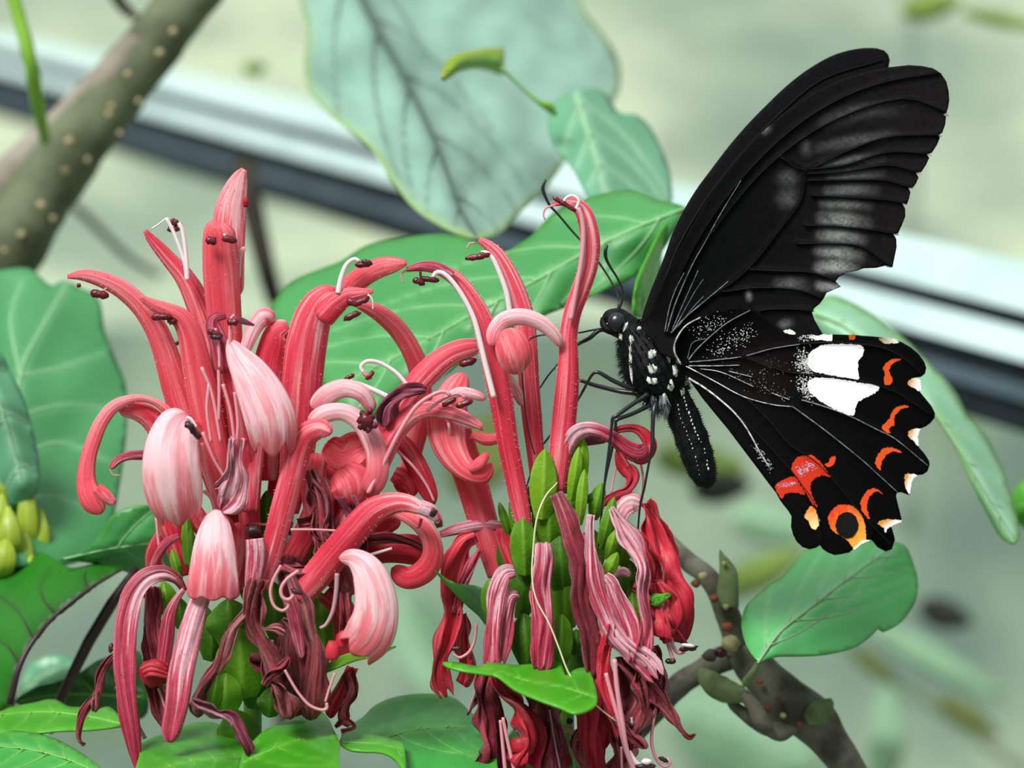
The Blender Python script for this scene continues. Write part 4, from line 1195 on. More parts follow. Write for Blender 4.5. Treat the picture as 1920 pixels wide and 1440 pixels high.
for poly, g in ((c5([(1570, 402), (1600, 390), (1634, 396), (1638, 458), (1604, 446), (1568, 426)]), ((1575, 410), (1632, 420))), (c5([(1574, 682), (1606, 674), (1638, 672), (1622, 718), (1628, 772), (1602, 742), (1570, 716)]), ((1575, 700), (1620, 715))), (c5([(1550, 930), (1584, 926), (1618, 934), (1588, 968), (1576, 1036), (1556, 1010), (1550, 970)]), ((1552, 960), (1585, 975))),
                 (c5([(1395, 1202), (1450, 1182), (1530, 1190), (1500, 1206), (1452, 1234), (1440, 1256), (1430, 1230)]), ((1440, 1190), (1470, 1232)))):
    patch('cream_fringe', poly, grad('#d08a2c', '#ffffff', *g), jit=1.0, spacing=3)
patch('cream_fringe', c5([(1276, 1330), (1310, 1300), (1350, 1300), (1305, 1322), (1268, 1350), (1256, 1346)]), flat('#fdfbf2'), lift=0.004, jit=0.6, spacing=3)
patch('cream_fringe', c5([(1405, 162), (1450, 158), (1500, 170), (1514, 188), (1470, 192), (1428, 188)]), grad('#8a6a48', '#e8e2d0', (1405, 175), (1500, 165)), spacing=3)
patch('orange_crescent', c5([(1236, 144), (1268, 143), (1266, 172), (1240, 168)]), flat('#b8501c'), spacing=3)


def scales(n, pick, r, mat, name='white_scales'):
    v, f = [], []
    for _ in range(n):
        x, y_ = c5([pick()])[0]
        if not inside(np.array(hw_out), np.array([[x, y_]]))[0]:
            continue
        yy = float(yf_hw([(x, y_)])[0]) - 0.0035
        a = rng.uniform(.5, 1.3) * r
        b = a * rng.uniform(.6, 1.0)
        k = len(v)
        v += [P(x - a, y_, yy), P(x, y_ + b, yy - .0004), P(x + a, y_, yy), P(x, y_ - b, yy - .0004)]
        f.append((k, k + 1, k + 2, k + 3))
    return mesh(name, v, f, mat, hw, smooth=False, kind='stuff')


M['scale_w'] = simple_mat('scale_white', lin('#e6e8e4'), 0.6)
M['scale_l'] = simple_mat('scale_lilac', lin('#d8c8ea'), 0.4)


def band(x0, y0, x1, y1, w):
    def f():
        t = rng.random()
        return (x0 + (x1 - x0) * t + rng.gauss(0, w), y0 + (y1 - y0) * t + rng.gauss(0, w))
    return f


scales(110, band(370, 120, 540, 60, 22), 0.9, M['scale_w'])
scales(190, band(470, 240, 690, 120, 26), 1.0, M['scale_w'])
scales(260, band(975, 250, 1000, 360, 26), 1.3, M['scale_w'])
scales(160, band(975, 400, 1010, 500, 18), 1.3, M['scale_w'])
scales(60, band(960, 160, 1040, 160, 12), 1.3, M['scale_w'])
scales(70, band(560, 345, 900, 505, 20), 0.7, M['scale_w'])
scales(60, band(700, 400, 860, 300, 40), 0.6, M['scale_w'])
scales(90, band(700, 760, 800, 900, 10), 0.9, M['scale_w'])
scales(150, band(945, 925, 1050, 860, 14), 1.1, M['scale_l'], 'lilac_scales')
scales(90, band(840, 998, 940, 972, 7), 0.9, M['scale_l'], 'lilac_scales')
# far hindwing: only a lobe shows past the near one
hw2_out = [(1285, 690), (1320, 660), (1420, 650), (1520, 660), (1600, 690), (1650, 740), (1680, 800), (1690, 860), (1680, 915), (1668, 960), (1672, 990), (1678, 1012), (1672, 1030), (1660, 1034), (1645, 1026), (1630, 1008), (1600, 990), (1560, 980), (1520, 960), (1480, 920), (1430, 860), (1380, 800), (1320, 740)]
yf_hw2 = wing_y((1277, 683), 0.03, 0.12)
wing('hindwing', hw2_out, yf_hw2, lambda X: np.tile(np.array([0.005, 0.005, 0.0065]), (len(X), 1)), 10, smooth=True, label='black far hindwing, one tail lobe showing below the near one')

# ------------------------------------------------------------------ flower heads
HM = M['hair']


def fil(parent, pts, w0, w1=None, mat='filament', y=0.0):
    """a filament: (px,py[,dy]) points"""
    w1 = w1 or w0
    k = len(pts)
    return tube('filament', parent, [(p[0], p[1], y + (p[2] if len(p) > 2 else 0), w0 + (w1 - w0) * i / (k - 1)) for i, p in enumerate(pts)], M[mat], n=max(16, 6 * k), m=8)


def anth(parent, px, py, y, a=9, b=6, rot=0, mat='anther'):
    return blob('anther', parent, P(px, py, y), a / 1000, min(a, b) / 1000 * .8, b / 1000, M[mat], 0.35, math.radians(-rot), seg=12, two=True)


def yy(pts, y0, y1=None):
    """give (px,py,w[,pale]) points a depth running from y0 to y1."""
    y1 = y0 if y1 is None else y1
    k = len(pts) - 1
    return [(p[0], p[1], y0 + (y1 - y0) * i / k, p[2]) + tuple(p[3:]) for i, p in enumerate(pts)]


def bract(head, x0, y0, x1, y1, w, y, mat='bract', arc=20, bend=0.0):
    """an ovate bract from its base to its tip"""
    dx, dy = x1 - x0, y1 - y0
    ln = math.hypot(dx, dy)
    nx, ny = -dy / ln, dx / ln
    pts = []
    for f, ww in ((0, .5), (.22, .85), (.45, 1.0), (.68, .92), (.84, .68), (.94, .38), (1.0, .05)):
        b = bend * math.sin(f * math.pi) * ln
        pts.append((x0 + dx * f + nx * b, y0 + dy * f + ny * b, y - 0.012 * math.sin(f * math.pi), w * 1.18 * ww))
    return strap('bract', head, pts, M[mat], arc=(arc, arc * .8), m=13, flat=.8, ridge=.0, keel=.2 + .1 * rng.random(), wave=.06)


# =============== left head
LH = empty('flower_head', P(475, 1440, 0.02), 'full pink flower head on the left with many open and withered tubular flowers', 'flower head')
tube('stem', LH, [(478, 1000, 0.05, 30), (476, 1120, 0.05, 34), (474, 1250, 0.05, 36), (474, 1400, 0.05, 34), (474, 1800, 0.05, 34), (480, 5600, 0.05, 36)], M['stemgreen'], n=40, m=14)

# -- upright flower with the tallest petal
f = strap('flower', LH, yy([(440, 960, 34), (432, 840, 46), (426, 700, 58), (421, 600, 63, .3), (415, 520, 67, .35), (412, 460, 64, .35), (411, 428, 54, .4), (412, 417, 30, .4)], 0.02, -0.03), M['salmon'], arc=(280, 190), hairs=120, hairmat=HM, cap=True)
strap('upper_lip', f, yy([(428, 560, 58, .4), (428, 480, 60, .5), (430, 420, 61, .6), (434, 385, 56, .75), (442, 355, 44, .8), (450, 332, 28, .7), (458, 317, 10, .5)], 0.02, 0.0), M['petal'], arc=(150, 110), hairs=60, hairmat=HM)
anth(f, 395, 451, -0.062, 9, 9, 10)
anth(f, 430, 449, -0.062, 11, 8, 10)
fil(f, [(420, 438), (424, 446)], 5, 4, y=-0.058)
strap('calyx_scrap', f, yy([(448, 520, 6, .8), (450, 480, 7, .8), (456, 468, 10, .8), (460, 465, 4, .8)], 0.0), M['lip'])
blob('petal_tip', f, P(461, 379, 0.0), 0.006, 0.004, 0.010, M['crimson'], 0.2)
# -- slim closed one beside it with white filaments
f = strap('flower', LH, yy([(425, 860, 30), (412, 740, 46), (394, 640, 48), (372, 570, 46, .35), (346, 520, 36, .4), (318, 487, 28, .4), (296, 462, 22, .35), (281, 445, 15, .3), (272, 432, 7, .2)], 0.05, 0.02), M['petal'], arc=(260, 200), hairs=110, hairmat=HM)
fil(f, [(351, 525), (347, 495), (336, 462), (324, 432), (312, 409)], 9, 7, y=-0.01)
fil(f, [(351, 525), (350, 495), (347, 462), (342, 432), (335, 418)], 9, 7, y=-0.02)
fil(f, [(312, 409), (298, 420), (284, 429)], 3.5, 3, y=-0.01)
anth(f, 327, 417, -0.005, 7, 8, 20)
anth(f, 325, 430, -0.005, 10, 6, 0)
# -- long one arching to the left
f = strap('flower', LH, yy([(410, 900, 30), (375, 840, 46), (348, 780, 54), (328, 720, 52, .3), (310, 660, 46, .35), (290, 612, 41, .4), (262, 572, 37, .5), (228, 542, 34, .6), (190, 524, 28, .65), (155, 516, 20, .6), (126, 519, 6, .4)], 0.0, -0.06), M['salmon'], arc=(280, 150), hairs=150, hairmat=HM)
fil(f, [(200, 540), (192, 547), (186, 549)], 4, 4, 'filpink', y=-0.06)
anth(f, 187, 552, -0.065, 14, 9, 8)
anth(f, 148, 535, -0.06, 3, 5, 0, 'wither' if False else 'anther')
# -- short one, its lip hooked left
f = strap('flower', LH, yy([(430, 950, 30), (405, 850, 52), (385, 760, 58), (370, 690, 54, .3), (357, 630, 46, .35), (340, 598, 38, .4), (310, 581, 28, .5), (285, 570, 20, .5), (262, 556, 8, .4)], -0.03, -0.07), M['salmon'], arc=(280, 160), hairs=120, hairmat=HM)
anth(f, 303, 594, -0.075, 16, 8, 0)
anth(f, 322, 602, -0.07, 7, 8, 0)
strap('withered_scrap', LH, yy([(342, 640, 10), (326, 655, 10), (324, 690, 12), (340, 715, 10), (330, 730, 14), (352, 742, 8)], 0.04), M['wither'], crumple=.006, freq=40)
# -- curl at the far left
f = strap('lower_lip', LH, yy([(330, 800, 30, .4), (312, 770, 18, .6), (288, 753, 12, .8), (255, 747, 14, .8), (217, 760, 22, .75), (192, 788, 25, .5), (176, 824, 27, .35), (165, 862, 29, .3), (162, 902, 36, .3), (172, 935, 46, .35), (192, 962, 42, .5)], -0.04, -0.10), M['salmon'], ridge=.018, arc=(200, 170), hairs=60, hairmat=HM, m=15)
strap('lobe', f, yy([(182, 915, 22, .3), (200, 932, 24, .5), (216, 944, 12, .6)], -0.12), M['salmon'], ridge=.018, arc=(200, 150))
strap('flower', LH, yy([(330, 850, 44), (300, 806, 44, .2), (278, 781, 40, .25), (254, 770, 34, .4), (232, 766, 28, .5), (224, 766, 12, .4)], -0.02, -0.05), M['petal'], arc=(300, 280), hairs=60, hairmat=HM, cap=True)
strap('flower', LH, yy([(300, 850, 20), (272, 853, 18), (240, 855, 15), (220, 864, 14), (207, 879, 12)], 0.02), M['fade'], arc=(200, 140))
fil(LH, [(206, 880), (212, 890), (226, 891)], 3, 2, 'filpink', y=0.02)
# -- big pale lips
f = strap('flower', LH, yy([(420, 960, 30), (400, 880, 40), (380, 830, 44), (362, 805, 36), (352, 790, 24)], 0.0, -0.07), M['salmon'], arc=(260, 220))
strap('lower_lip', f, [(352, 782, -.10, 34, .7), (334, 796, -.125, 76, .85), (324, 830, -.145, 98, .95), (321, 870, -.155, 108, .85), (325, 915, -.15, 110, .6), (331, 950, -.14, 96, .35), (338, 980, -.125, 66, .15)], M['lip'], ridge=.018, arc=(150, 120), lobes=2, lobe=.10, m=21, n=40)
anth(f, 355, 798, -.185, 8, 8, 30, 'antherdark')
anth(f, 366, 812, -.175, 12, 7, 50, 'antherdark')
fil(f, [(350, 783), (358, 786), (368, 800)], 7, 5, y=-.18)
f = strap('flower', LH, yy([(470, 1000, 36), (460, 880, 46), (450, 780, 46), (438, 700, 44), (428, 655, 30)], -0.02, -0.10), M['petal'], arc=(280, 220), hairs=80, hairmat=HM)
strap('lower_lip', f, [(428, 636, -.12, 16, .7), (446, 668, -.14, 46, .9), (470, 704, -.16, 72, 1.0), (493, 748, -.17, 90, .95), (508, 790, -.17, 96, .7), (512, 826, -.16, 86, .35), (512, 852, -.15, 66, .1)], M['lip'], ridge=.018, arc=(140, 120), lobes=2, lobe=.12, m=21, n=40)
strap('upper_lip', f, yy([(420, 700, 30, .3), (412, 650, 34, .3), (400, 612, 28, .25), (404, 596, 20, .2), (424, 592, 10, .1)], -.10, -.11), M['fade'], arc=(170, 120))
fil(f, [(432, 690), (431, 640), (433, 600), (440, 590)], 8, 5, 'filpink', y=-.13)
fil(f, [(412, 690), (410, 650), (404, 615)], 6, 5, 'filpink', y=-.125)
anth(f, 402, 625, -.13, 11, 7, 20)
anth(f, 407, 632, -.135, 9, 6, 0, 'antherdark')
anth(f, 436, 604, -.14, 8, 8, 0, 'purple' if False else 'anther')
strap('style_tip', f, yy([(444, 598, 9), (458, 603, 10), (477, 610, 3)], -.14), M['purple'])
strap('lower_lip', LH, [(452, 690, -.02, 14, .9), (462, 650, -.03, 22, .8), (478, 612, -.03, 30, .7), (496, 594, -.03, 34, .5), (512, 604, -.02, 26, .3)], M['lip'], ridge=.018, arc=(120, 120))
f = strap('flower', LH, yy([(430, 1010, 30), (424, 985, 30), (404, 968, 26)], -.02, -.1), M['salmon'])
strap('lower_lip', f, [(404, 956, -.12, 30, .8), (404, 985, -.135, 56, .95), (402, 1020, -.15, 76, .9), (401, 1060, -.155, 88, .6), (400, 1095, -.155, 97, .3), (400, 1122, -.15, 100, .15)], M['lip'], ridge=.018, arc=(130, 110), lobes=3, lobe=.05, m=21, n=36)
# crumpled pale-brown one beside the big lip
strap('withered_flower', LH, yy([(446, 820, 22, .5), (440, 860, 24, .8), (446, 900, 38, .8), (436, 940, 44, .6), (418, 962, 34, .4)], -.13), M['fade'], arc=(150, 150), crumple=.008, freq=30)
strap('withered_flower', LH, yy([(432, 822, 14, .7), (428, 858, 12, .8), (424, 885, 14, .7), (402, 915, 14, .5)], -.15), M['fade'], arc=(120, 120), crumple=.006, freq=30)
for pts in ([(378, 688), (398, 740), (414, 830)], [(392, 720), (388, 770), (396, 830)], [(410, 690), (411, 740), (410, 790)], [(418, 720), (432, 770), (440, 830)], [(380, 810), (400, 860), (424, 900)], [(440, 735), (446, 790), (444, 830)], [(378, 830), (386, 880), (396, 930)], [(382, 920), (396, 935), (404, 965)]):
    fil(LH, pts, 7, 6, 'filpink', y=-.105)
# -- blunt closed tubes
strap('flower', LH, yy([(500, 900, 40), (500, 760, 56), (505, 690, 60, .2), (513, 650, 56, .2), (522, 622, 46, .4), (538, 612, 26, .5)], 0.02, -.02), M['petal'], arc=(300, 280), hairs=90, hairmat=HM, cap=True)
strap('flower', LH, yy([(470, 960, 32), (474, 900, 32), (478, 840, 36), (484, 760, 40), (490, 700, 40)], -.06, -.02), M['petal'], arc=(300, 260), hairs=60, hairmat=HM)
strap('flower', LH, yy([(490, 1100, 36), (503, 1055, 40), (518, 1000, 43, .25), (533, 945, 46, .25), (548, 890, 46, .25), (560, 840, 48, .25), (576, 814, 44, .3), (598, 804, 38, .55), (614, 808, 26, .6), (620, 812, 8, .5)], -.11, -.16), M['petal'], arc=(300, 280), hairs=150, hairmat=HM, cap=True)
strap('flower', LH, yy([(478, 1010, 34, .6), (480, 1030, 36, .65), (478, 1060, 34, .5), (474, 1095, 30, .4), (478, 1130, 30, .3), (486, 1160, 38, .2)], -.14), M['fade'], arc=(160, 140), hairs=50, hairmat=HM)
# -- the wide upright flower in the centre with two lips to the right
f = strap('flower', LH, yy([(540, 960, 40), (556, 860, 62), (562, 780, 72), (566, 720, 76, .3), (574, 650, 76, .35), (588, 592, 68, .45), (610, 556, 52, .5), (632, 546, 34, .4)], 0.0, -.06), M['petal'], arc=(290, 200), hairs=200, hairmat=HM)
strap('upper_lip', f, yy([(600, 600, 46, .2), (625, 574, 42, .25), (650, 556, 32, .3), (675, 550, 20, .4), (700, 546, 5, .4)], -.08, -.10), M['petal'], arc=(170, 130), hairs=50, hairmat=HM, n=40)
strap('side_lip', f, yy([(632, 570, 34, .3), (655, 540, 40, .3), (682, 517, 40, .4), (712, 502, 37, .5), (740, 496, 28, .5), (763, 493, 8, .3)], -.04, -.08), M['salmon'], arc=(160, 120), hairs=50, hairmat=HM)
fil(f, [(634, 550), (640, 520), (650, 496), (664, 486), (674, 490)], 11, 7, y=-.095)
anth(f, 680, 496, -.11, 12, 7, -5)
anth(f, 688, 492, -.112, 8, 6, 20)
anth(f, 662, 567, -.115, 10, 9, 20)
anth(f, 678, 565, -.118, 13, 7, -25)
anth(f, 660, 592, -.115, 14, 7, -25)
fil(f, [(690, 552), (698, 562), (699, 580)], 4, 3, y=-.11)
# -- arching tube behind it
f = strap('flower', LH, yy([(760, 900, 30), (790, 780, 36), (786, 700, 38), (770, 655, 36, .45), (746, 618, 35, .5), (718, 592, 32, .5), (692, 578, 24, .5), (670, 572, 10, .4)], .08, 0.0), M['salmon'], arc=(280, 170), hairs=110, hairmat=HM)
# -- big arch reaching to the right head
f = strap('flower', LH, yy([(600, 1090, 50), (640, 1020, 52), (680, 940, 50), (705, 860, 48), (735, 790, 48, .3), (768, 738, 47, .4), (805, 695, 46, .45), (845, 664, 42, .5), (890, 650, 36, .5), (915, 650, 20, .4)], -.02, .0), M['petal'], arc=(280, 170), hairs=200, hairmat=HM)
anth(f, 877, 680, -.01, 14, 8, -15)
fil(f, [(768, 728), (744, 700), (714, 681), (690, 677), (677, 687), (682, 699)], 8, 8, y=-.06)
fil(f, [(682, 699), (690, 706), (697, 710)], 9, 6, 'filpink', y=-.06)
anth(f, 694, 704, -.066, 9, 5, -45)
fil(f, [(737, 749), (700, 731), (670, 719), (649, 714)], 11, 8, y=-.07)
anth(f, 655, 707, -.076, 9, 5, -25)
strap('withered_lip', f, yy([(800, 733, 12), (775, 735, 22), (750, 741, 30), (730, 760, 30), (722, 785, 24), (720, 800, 14)], -.09), M['purple'], arc=(160, 120), crumple=.006, freq=35)
# -- slim strap with its two filaments over the arch
f = strap('flower', LH, yy([(640, 1000, 46), (670, 945, 46), (702, 885, 42), (732, 825, 40, .3), (762, 785, 38, .4), (800, 768, 32, .4), (840, 772, 28, .5), (875, 785, 22, .6), (905, 803, 6, .5)], -.06, -.10), M['petal'], arc=(260, 150), hairs=150, hairmat=HM)
fil(f, [(690, 925), (716, 875), (746, 815), (778, 765), (808, 742), (832, 734), (845, 742)], 9, 7, 'filpink', y=-.125)
fil(f, [(800, 770), (830, 748), (858, 738), (872, 746)], 8, 6, 'filpink', y=-.11)
anth(f, 842, 754, -.125, 12, 6, -30)
anth(f, 870, 757, -.12, 14, 7, -20)
# -- striped arches in the middle
strap('lower_lip', LH, [(590, 770, -.09, 34, .6), (612, 742, -.10, 38, .9), (645, 728, -.10, 34, 1.0), (678, 738, -.10, 30, .9), (700, 770, -.09, 22, .6)], M['lip'], ridge=.018, arc=(120, 120))
strap('lower_lip', LH, [(580, 800, -.11, 30, .6), (605, 778, -.12, 34, .9), (640, 772, -.12, 32, 1.0), (670, 786, -.12, 34, .9), (692, 812, -.12, 40, .8), (706, 850, -.12, 40, .5), (706, 890, -.12, 44, .3), (688, 925, -.11, 44, .2)], M['lip'], ridge=.018, arc=(130, 130), m=15, n=44)
strap('lower_lip', LH, [(612, 830, -.08, 40, .2), (640, 852, -.09, 62, .3), (668, 838, -.09, 60, .35), (690, 830, -.08, 40, .3)], M['salmon'], ridge=.018, arc=(-110, -110))
strap('lower_lip', LH, [(636, 880, -.085, 50, .2), (655, 905, -.095, 84, .35), (660, 930, -.09, 76, .3), (660, 948, -.085, 40, .2)], M['salmon'], ridge=.018, arc=(110, 110), m=15)
blob('anther_cluster', LH, P(686, 790, -.155), .015, .011, .017, M['anther'], 0.5, seg=14)
for (x, y_) in ((676, 800), (698, 782), (690, 806), (680, 776), (702, 798), (694, 770)):
    blob('anther', LH, P(x, y_, -.158), .006, .004, .006, M['antherdark'] if x < 690 else M['purple'], .4, seg=8)
# -- lower right of the left head
f = strap('flower', LH, yy([(560, 1120, 46), (595, 1078, 54), (630, 1036, 56, .2), (662, 998, 54, .2), (698, 960, 50, .25), (735, 944, 40, .35), (765, 944, 32, .45), (790, 954, 24, .7), (806, 962, 16, .7)], -.12, -.18), M['petal'], arc=(280, 180), hairs=160, hairmat=HM)
strap('style_tip', f, yy([(786, 950, 26, .8), (806, 958, 26, .8), (820, 972, 16, .5), (828, 988, 5, .2)], -.20), M['fade'], arc=(220, 180))
anth(f, 812, 962, -.225, 5, 10, 30, 'antherdark')
anth(f, 822, 982, -.215, 6, 8, -20)
fil(f, [(790, 972), (787, 984), (782, 990)], 6, 5, 'anther', y=-.2)
strap('lower_lip', f, [(636, 1046, -.16, 18, .6), (664, 1048, -.18, 38, .85), (688, 1070, -.195, 60, .95), (702, 1108, -.20, 74, .95), (705, 1150, -.20, 84, .75), (692, 1190, -.195, 92, .4), (664, 1222, -.18, 76, .15)], M['lip'], ridge=.018, arc=(130, 120), lobes=2, lobe=.08, m=21, n=40)
blob('lobe', f, P(624, 1220, -.165), .014, .008, .020, M['salmon'], .15)
blob('lobe', f, P(642, 1200, -.17), .012, .008, .017, M['salmon'], .15)
strap('lower_lip', LH, [(700, 950, -.06, 26, .5), (740, 955, -.08, 30, .6), (776, 972, -.10, 32, .6), (802, 1000, -.11, 34, .5), (812, 1035, -.11, 38, .3), (798, 1068, -.10, 44, .2), (765, 1084, -.09, 40, .1), (735, 1066, -.07, 36, .1)], M['salmon'], ridge=.018, arc=(140, 150), hairs=40, hairmat=HM, m=15)
strap('lower_lip', LH, [(690, 1040, -.05, 40, .1), (730, 1030, -.06, 50, .1), (770, 1030, -.06, 56, .2), (795, 1040, -.06, 50, .2)], M['crimson'], ridge=.018, arc=(120, 110))
strap('withered_flower', LH, yy([(690, 1010, 22), (730, 1005, 24), (770, 1015, 26), (795, 1030, 16)], -.09), M['wither'], arc=(150, 120), crumple=.006)
fil(LH, [(694, 1040), (715, 1034), (735, 1028)], 6, 5, y=-.125)
strap('flower', LH, yy([(825, 1002, 12, .5), (865, 990, 22, .7), (910, 984, 20, .7), (945, 985, 12, .6), (961, 988, 4, .5)], .0), M['fade'], arc=(150, 130))
strap('flower', LH, yy([(735, 810, 20), (762, 840, 34), (785, 880, 38), (803, 920, 34), (815, 945, 16)], -.03), M['crimson'], arc=(180, 120))
fil(LH, [(745, 845), (775, 875), (800, 910), (814, 940)], 6, 5, 'filpink', y=-.06)
strap('flower', LH, yy([(738, 888, 26), (752, 896, 40), (765, 912, 42), (772, 932, 20)], -.02), M['crimson'], arc=(150, 140))
# -- inner deep coloured tubes that fill the head
for pts, y, m_ in (
        ([(455, 1020, 40), (420, 940, 44), (395, 860, 50), (378, 780, 50)], .03, 'crimson'), ([(470, 1040, 40), (455, 940, 46), (440, 850, 46), (430, 760, 46)], .04, 'crimson'),
        ([(500, 1060, 40), (520, 960, 46), (530, 880, 48), (540, 800, 50)], .04, 'crimson'), ([(530, 1080, 44), (570, 1010, 48), (600, 940, 50), (615, 860, 46)], .0, 'crimson'),
        ([(560, 1100, 44), (610, 1030, 46), (640, 970, 50), (655, 900, 46)], .03, 'crimson'), ([(600, 1000, 40), (592, 950, 46), (588, 900, 46), (596, 850, 40)], -.04, 'petal'),
        ([(640, 1060, 40), (690, 1010, 44), (720, 985, 40), (750, 970, 30)], -.02, 'crimson'), ([(345, 1080, 34), (330, 1020, 40), (318, 980, 40), (310, 940, 34)], .02, 'crimson'),
        ([(390, 1000, 36), (360, 960, 40), (345, 930, 40)], .0, 'petal'), ([(430, 1100, 50), (445, 1040, 50), (450, 980, 44)], -.04, 'petal'), ([(560, 1140, 40), (545, 1090, 44), (540, 1040, 44)], -.03, 'wither'),
        ([(610, 1110, 40), (640, 1140, 46), (648, 1190, 44), (632, 1240, 36)], -.04, 'crimson'), ([(625, 1060, 40), (640, 1085, 44), (650, 1120, 40)], -.06, 'wither'), ([(300, 1000, 16), (288, 1040, 30), (290, 1090, 24)], .03, 'crimson')):
    strap('flower', LH, yy(pts, y), M[m_], arc=(280, 240))
fil(LH, [(293, 970), (298, 1020), (310, 1070)], 6, 5, 'filpink', y=-.02)
strap('withered_flower', LH, yy([(336, 1005, 10), (310, 1020, 16), (292, 1050, 14), (284, 1080, 12)], -.03), M['fade'])
for (a, mat_) in (([(585, 880, 20), (600, 930, 34), (600, 985, 30), (622, 1010, 20)], 'brown'), ([(648, 930, 24), (655, 970, 36), (672, 1010, 30), (668, 1040, 20)], 'purple'), ([(560, 985, 14), (590, 975, 20), (600, 950, 16)], 'wither'),
                  ([(530, 1060, 30), (560, 1070, 36), (600, 1060, 30), (625, 1030, 20)], 'wither'), ([(590, 900, 18), (605, 950, 26), (610, 1000, 30), (600, 1050, 24)], 'wither'), ([(548, 990, 14), (520, 985, 16), (480, 985, 16), (462, 985, 10)], 'wither')):
    strap('withered_flower', LH, yy(a, -.10), M[mat_], arc=(140, 120), crumple=.010, freq=26, wave=.3)
blob('anther_cluster', LH, P(474, 996, -.13), .014, .010, .012, M['antherdark'], .4)
fil(LH, [(545, 993), (590, 993), (632, 995)], 5, 4, 'filpink', y=-.135)
# -- withered skirt of the left head
strap('withered_flower', LH, yy([(345, 1108, 10, .2), (330, 1086, 18, .3), (306, 1076, 26, .5), (276, 1086, 31, .6), (252, 1116, 34, .5), (238, 1160, 36, .45), (234, 1210, 36, .35), (236, 1260, 38, .3), (242, 1310, 34, .2), (248, 1360, 28, .15), (254, 1410, 24, .1), (262, 1450, 20, .1)], -.06, -.16), M['fade'], arc=(170, 150), hairs=110, hairmat=HM, crumple=.003)
strap('withered_flower', LH, yy([(382, 1100, 28, .6), (376, 1120, 34, .75), (362, 1160, 40, .7), (350, 1210, 43, .65), (340, 1260, 44, .55), (334, 1310, 42, .35), (324, 1360, 36, .2), (318, 1392, 30, .2)], -.12, -.20), M['fade'], arc=(150, 140), hairs=110, hairmat=HM, crumple=.002)
strap('withered_flower', LH, yy([(282, 1100, 18), (280, 1150, 24), (288, 1210, 28), (288, 1270, 30), (296, 1320, 32), (308, 1372, 26)], -.05, -.08), M['wither'], arc=(180, 150), crumple=.008, freq=24)
strap('withered_flower', LH, yy([(345, 1105, 8, .6), (330, 1125, 14, .5), (318, 1155, 24, .3), (312, 1200, 28, .2), (306, 1250, 24, .2), (304, 1280, 16, .2)], -.10), M['fade'], arc=(160, 140))
b_ = blob('curled_petal', LH, P(290, 1262, -.115), .031, .018, .025, M['crimson'], .3, seg=16)
for k in range(3):
    strap('fold', b_, [(264 + 4 * k, 1262 - 8 + 7 * k, -.135, 4), (285, 1246 + 9 * k, -.142, 7), (314, 1256 + 7 * k, -.135, 4)], M['crimson'], arc=(160, 160))
strap('withered_flower', LH, yy([(222, 1222, 10), (205, 1240, 14), (190, 1268, 16), (180, 1298, 22), (165, 1318, 14), (152, 1346, 9), (147, 1372, 7), (150, 1390, 6), (160, 1395, 3)], -.06), M['wither'], arc=(200, 160), crumple=.005, freq=30)
strap('withered_flower', LH, yy([(182, 1296, 10), (180, 1320, 14), (176, 1334, 5)], -.07), M['brown'], crumple=.004, freq=30)
fil(LH, [(160, 1394), (156, 1398), (152, 1396)], 3, 2, 'antherdark', y=-.06)
strap('withered_flower', LH, yy([(462, 1148, 22, .7), (440, 1176, 26, .7), (422, 1212, 24, .6), (404, 1254, 20, .3), (385, 1290, 26, .2), (374, 1326, 34, .2), (372, 1345, 20, .2)], -.16), M['brown'], arc=(140, 140), crumple=.004, freq=30)
strap('withered_flower', LH, yy([(358, 1312, 8, .4), (376, 1328, 20, .6), (402, 1342, 24, .6), (430, 1348, 28, .4), (448, 1368, 26, .3), (458, 1392, 24, .2), (464, 1416, 12, .2)], -.23), M['purple'], arc=(150, 150), crumple=.008, freq=34, wave=.25)
strap('withered_flower', LH, yy([(478, 1085, 30, .4), (474, 1120, 26, .4), (482, 1160, 34, .3), (500, 1200, 36, .3), (516, 1240, 44, .2), (530, 1280, 46, .2)], -.17), M['brown'], arc=(160, 130), crumple=.008, freq=24, wave=.2)
strap('withered_flower', LH, yy([(546, 1075, 26, .5), (556, 1110, 34, .6), (570, 1150, 38, .7), (584, 1190, 36, .6), (592, 1215, 34, .3), (588, 1260, 48, .2), (586, 1310, 56, .2), (580, 1350, 46, .1)], -.13, -.15), M['brown'], arc=(150, 140), crumple=.006, freq=24)
strap('withered_flower', LH, yy([(540, 1120, 22), (552, 1160, 24), (560, 1200, 20), (566, 1235, 12)], -.16), M['fade'], arc=(150, 140))
strap('withered_flower', LH, yy([(525, 1165, 34, .6), (545, 1185, 40, .5), (552, 1230, 56, .3), (552, 1290, 62, .2), (546, 1345, 54, .1)], -.12), M['brown'], arc=(150, 140), crumple=.009, freq=24)
strap('withered_flower', LH, yy([(496, 1180, 10, .6), (520, 1180, 16, .6), (535, 1188, 12, .5)], -.19), M['brown'], crumple=.006, freq=40)
strap('withered_flower', LH, yy([(495, 1285, 12, .5), (510, 1262, 22, .4), (530, 1250, 20, .4), (542, 1232, 12, .3)], -.19), M['wither'], crumple=.008, freq=34)
strap('withered_flower', LH, yy([(512, 1275, 20, .4), (528, 1290, 34, .4), (540, 1320, 30, .3), (545, 1348, 22, .2)], -.18), M['brown'], crumple=.008, freq=30)
strap('withered_flower', LH, yy([(470, 1230, 20), (490, 1240, 28), (505, 1255, 18)], -.1), M['wither'], crumple=.008, freq=30)
strap('withered_flower', LH, yy([(650, 1110, 20), (648, 1150, 26), (640, 1190, 18)], -.10), M['wither'], crumple=.008)
